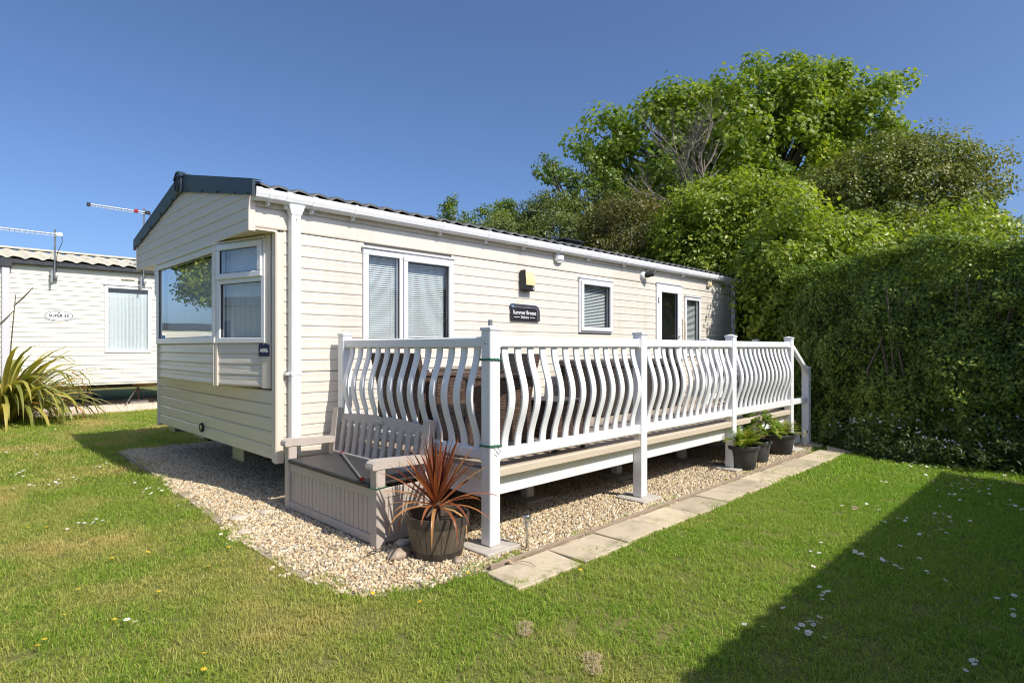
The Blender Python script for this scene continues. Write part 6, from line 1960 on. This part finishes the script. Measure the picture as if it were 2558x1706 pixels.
# ------------------------------------------------------------------ daisies and yellow flowers
DAISIES = [(1.21,12.13,0.09,0.2,6),(0.73,10.01,0.04,0.13,4),(0.7,8.34,0.04,0.09,5),(0.78,8.26,0.06,0.09,6),(0.86,8.27,0.02,0.06,3),(0.95,7.99,0.02,0.05,1),(0.69,7.46,0.03,0.06,3),(0.86,7.37,0.06,0.09,7),(0.94,7.47,0.01,0.04,2),(1.08,7.5,0.06,0.14,6),(1.32,7.94,0.09,0.17,5),(1.56,8.33,0.07,0.15,7),(2.15,11.62,0.1,0.15,8),(0.94,5.61,0.04,0.08,4),(0.81,5.56,0.02,0.03,3),(1.49,6.35,0.08,0.11,8),(1.47,6.89,0.05,0.09,3),(1.61,6.54,0.02,0.07,3),(1.55,5.61,0.01,0.04,1),(1.62,5.24,0.01,0.05,1),(1.52,4.51,0.01,0.02,1),(1.45,4.29,0.0,0.02,1),(0.72,3.42,0.02,0.02,2),(0.87,10.2,0.02,0.07,2),(3.02,11.27,0.08,0.13,7),(2.43,10.14,0.03,0.1,1),(1.2,9.78,0.09,0.24,5),(1.58,11.77,0.09,0.19,3),(5.72,1.57,0.06,0.07,3),(5.68,1.39,0.08,0.14,5),(4.48,1.42,0.05,0.08,3),(4.19,1.34,0.02,0.03,2),(3.88,1.27,0.01,0.02,1),(4.38,1.11,0.03,0.09,5),(4.33,0.97,0.05,0.08,5),(4.73,0.98,0.02,0.09,3),(4.25,0.87,0.01,0.02,1),(5.63,1.05,0.18,0.13,4),(5.9,0.9,0.08,0.14,11),(6.68,1.09,0.09,0.14,5),(6.64,0.88,0.09,0.17,5),(7.17,1.04,0.11,0.16,5),(7.48,0.73,0.08,0.21,6),(6.63,0.51,0.06,0.12,8),(5.1,0.85,0.03,0.05,3),(5.28,1.15,0.03,0.04,2),(5.48,1.12,0.05,0.03,3),(5.46,0.86,0.05,0.14,3),(5.2,0.96,0.01,0.09,1),(3.54,1.09,0.04,0.04,5),(3.21,1.16,0.01,0.02,1),(3.12,0.98,0.02,0.02,5),(3.02,1.04,0.02,0.03,3),(2.99,0.97,0.02,0.02,3),(3.01,0.92,0.01,0.02,1),(2.84,1.22,0.0,0.02,1),(2.87,1.14,0.0,0.02,1),(3.27,0.39,0.02,0.02,2),(3.2,0.35,0.02,0.02,1),(3.1,0.4,0.0,0.02,1),(4.11,0.38,0.0,0.02,1),(4.23,0.34,0.01,0.02,1),(4.54,0.32,0.01,0.08,2),(3.92,0.28,0.01,0.07,2),(3.62,0.38,0.0,0.02,1),(4.29,0.73,0.03,0.05,3),(4.54,0.83,0.01,0.02,1),(5.41,0.39,0.01,0.04,1),(8.24,1.62,0.18,0.27,26),(8.2,1.46,0.11,0.17,11),(8.2,0.81,0.07,0.16,4),(7.83,0.99,0.21,0.28,5),(6.84,1.56,0.05,0.08,2),(7.25,1.25,0.02,0.04,1),(7.18,0.85,0.09,0.24,4)] # 281
def flower_mesh(name, npet, r_out, r_in, stem, pm, cm, cr):
    mb = MB()
    for k in range(npet):
        a = 2 * math.pi * k / npet; w = math.pi / npet * .86
        mb.add([(r_in * math.cos(a - w), r_in * math.sin(a - w), stem), (r_out * .9 * math.cos(a - w * .7), r_out * .9 * math.sin(a - w * .7), stem + .001), (r_out * math.cos(a), r_out * math.sin(a), stem + .0005), (r_out * .9 * math.cos(a + w * .7), r_out * .9 * math.sin(a + w * .7), stem + .001), (r_in * math.cos(a + w), r_in * math.sin(a + w), stem)], [(0, 1, 2, 3, 4)], 0)
    mb.add([(cr * math.cos(k * 1.0472), cr * math.sin(k * 1.0472), stem + .001) for k in range(6)] + [(0, 0, stem + .004)], [(k, (k + 1) % 6, 6) for k in range(6)], 1)
    mb.add([(-.0008, 0, 0), (.0008, 0, 0), (.0008, 0, stem), (-.0008, 0, stem)], [(0, 1, 2, 3)], 2)
    return mb.mesh(name, [pm, cm, 'stem'])
dm = [flower_mesh('daisy', 11, .0138, .003, h, 'petal', 'yolk', .0042) for h in (.038, .046, .054)]
ym = [flower_mesh('buttercup', 9, .0135, .001, h, 'yolk', 'yolk', .006) for h in (.035, .045)]
rz = random.Random(99)
for (x, y, sx, sy, n) in DAISIES:
    for k in range(n):
        # sx spreads across the view, sy along it
        a, b = rz.gauss(0, sx), rz.gauss(0, sy)
        o = bpy.data.objects.new('daisy', rz.choice(dm)); COL.objects.link(o)
        o.location = (x + (a + b) * .7071, y + (b - a) * .7071, 0)
        o.rotation_euler = (rz.gauss(0, .25), rz.gauss(0, .25), rz.uniform(0, 6.28))
        o.scale = (rz.uniform(.8, 1.2),) * 3
        tag(o, 'small white daisy with a yellow centre open in the lawn', 'daisy', 'daisies in the lawn')
for (x, y) in [(.55, 6.96), (.55, 5.78), (.66, 5.69), (1.04, 4.49), (1.2, 4.42), (1.46, 4.2), (1.36, 3.97), (1.23, 3.94), (.92, 3.71), (.61, 4.09), (.47, 3.87), (.49, 3.72), (.87, 4.55), (.39, 3.5), (.88, 2.83), (.84, 2.7), (.36, 3.42), (.67, 3.51), (1.09, 13.29), (1.64, 13.2), (2.3, 13.29), (1.77, 2.88), (1.89, 2.57), (2.84, 2.25), (2.31, 2.69), (9.2, 2.2), (.9, 12.9), (2.0, 12.7), (1.4, 12.2)]:
    o = bpy.data.objects.new('buttercup', rz.choice(ym)); COL.objects.link(o)
    o.location = (x, y, 0); o.rotation_euler = (rz.gauss(0, .2), rz.gauss(0, .2), rz.uniform(0, 6))
    if y > 10: o.scale = (1.3,) * 3
    tag(o, 'small yellow flower open low in the lawn', 'flower', 'yellow flowers in the lawn')
# clumps of dry cuttings and a fallen leaf
def clump(x, y, r0, seed, label):
    q = random.Random(seed); V = []; F = []
    for i in range(110):
        a = q.uniform(0, 6.28); d = r0 * math.sqrt(q.random()); p = Vector((x + d * math.cos(a), y + d * math.sin(a) * .9, .012 + q.random() * .016 * (1 - d / r0 * .7)))
        v = Vector((q.gauss(0, 1), q.gauss(0, 1), q.gauss(0, .35))).normalized() * q.uniform(.010, .024); w = Vector((-v.y, v.x, 0)).normalized() * .0014
        b = len(V); V += [tuple(p - v - w), tuple(p - v + w), tuple(p + v + w), tuple(p + v - w)]; F.append((b, b + 1, b + 2, b + 3))
    o = link_mesh('dry_grass_clump', np_mesh('dry_grass_clump', np.array(V) - np.array((x, y, 0)), F, 'straw'), None, (x, y, 0))
    tag(o, label, 'grass clump', 'clumps of dry cuttings on the lawn')
clump(2.12, 2.03, .040, 1, 'pale brown clump of dry cuttings on the lawn below the first slab')
clump(2.07, 1.98, .032, 2, 'smaller brown clump of cuttings just nearer than the pale one')
clump(2.11, 1.61, .055, 3, 'largest tuft of dry cuttings at the bottom of the lawn')
clump(2.04, 1.54, .040, 4, 'dark flat clump of dry cuttings right at the bottom of the lawn')
clump(5.70, 1.50, .045, 5, 'orange brown clump of cuttings out on the sunny lawn by the shadow')
dl = thing('fallen_leaf', 'dry curled brown leaf on a long stalk lying on the nearest slab', 'leaf', (2.70, 2.60, .03))
mb = MB(); mb.tube([(2.655, 2.64, .03), (2.70, 2.60, .042), (2.715, 2.54, .036), (2.71, 2.50, .03)], [.004, .003, .003, .002], 5); mb.build('stalk', 'dryleaf', dl, smooth=True)
mb = MB(); mb.add([(2.655, 2.64, .03), (2.665, 2.675, .036), (2.625, 2.665, .05), (2.632, 2.64, .034)], [(0, 1, 2), (0, 2, 3)]); mb.build('blade', 'dryleaf', dl)
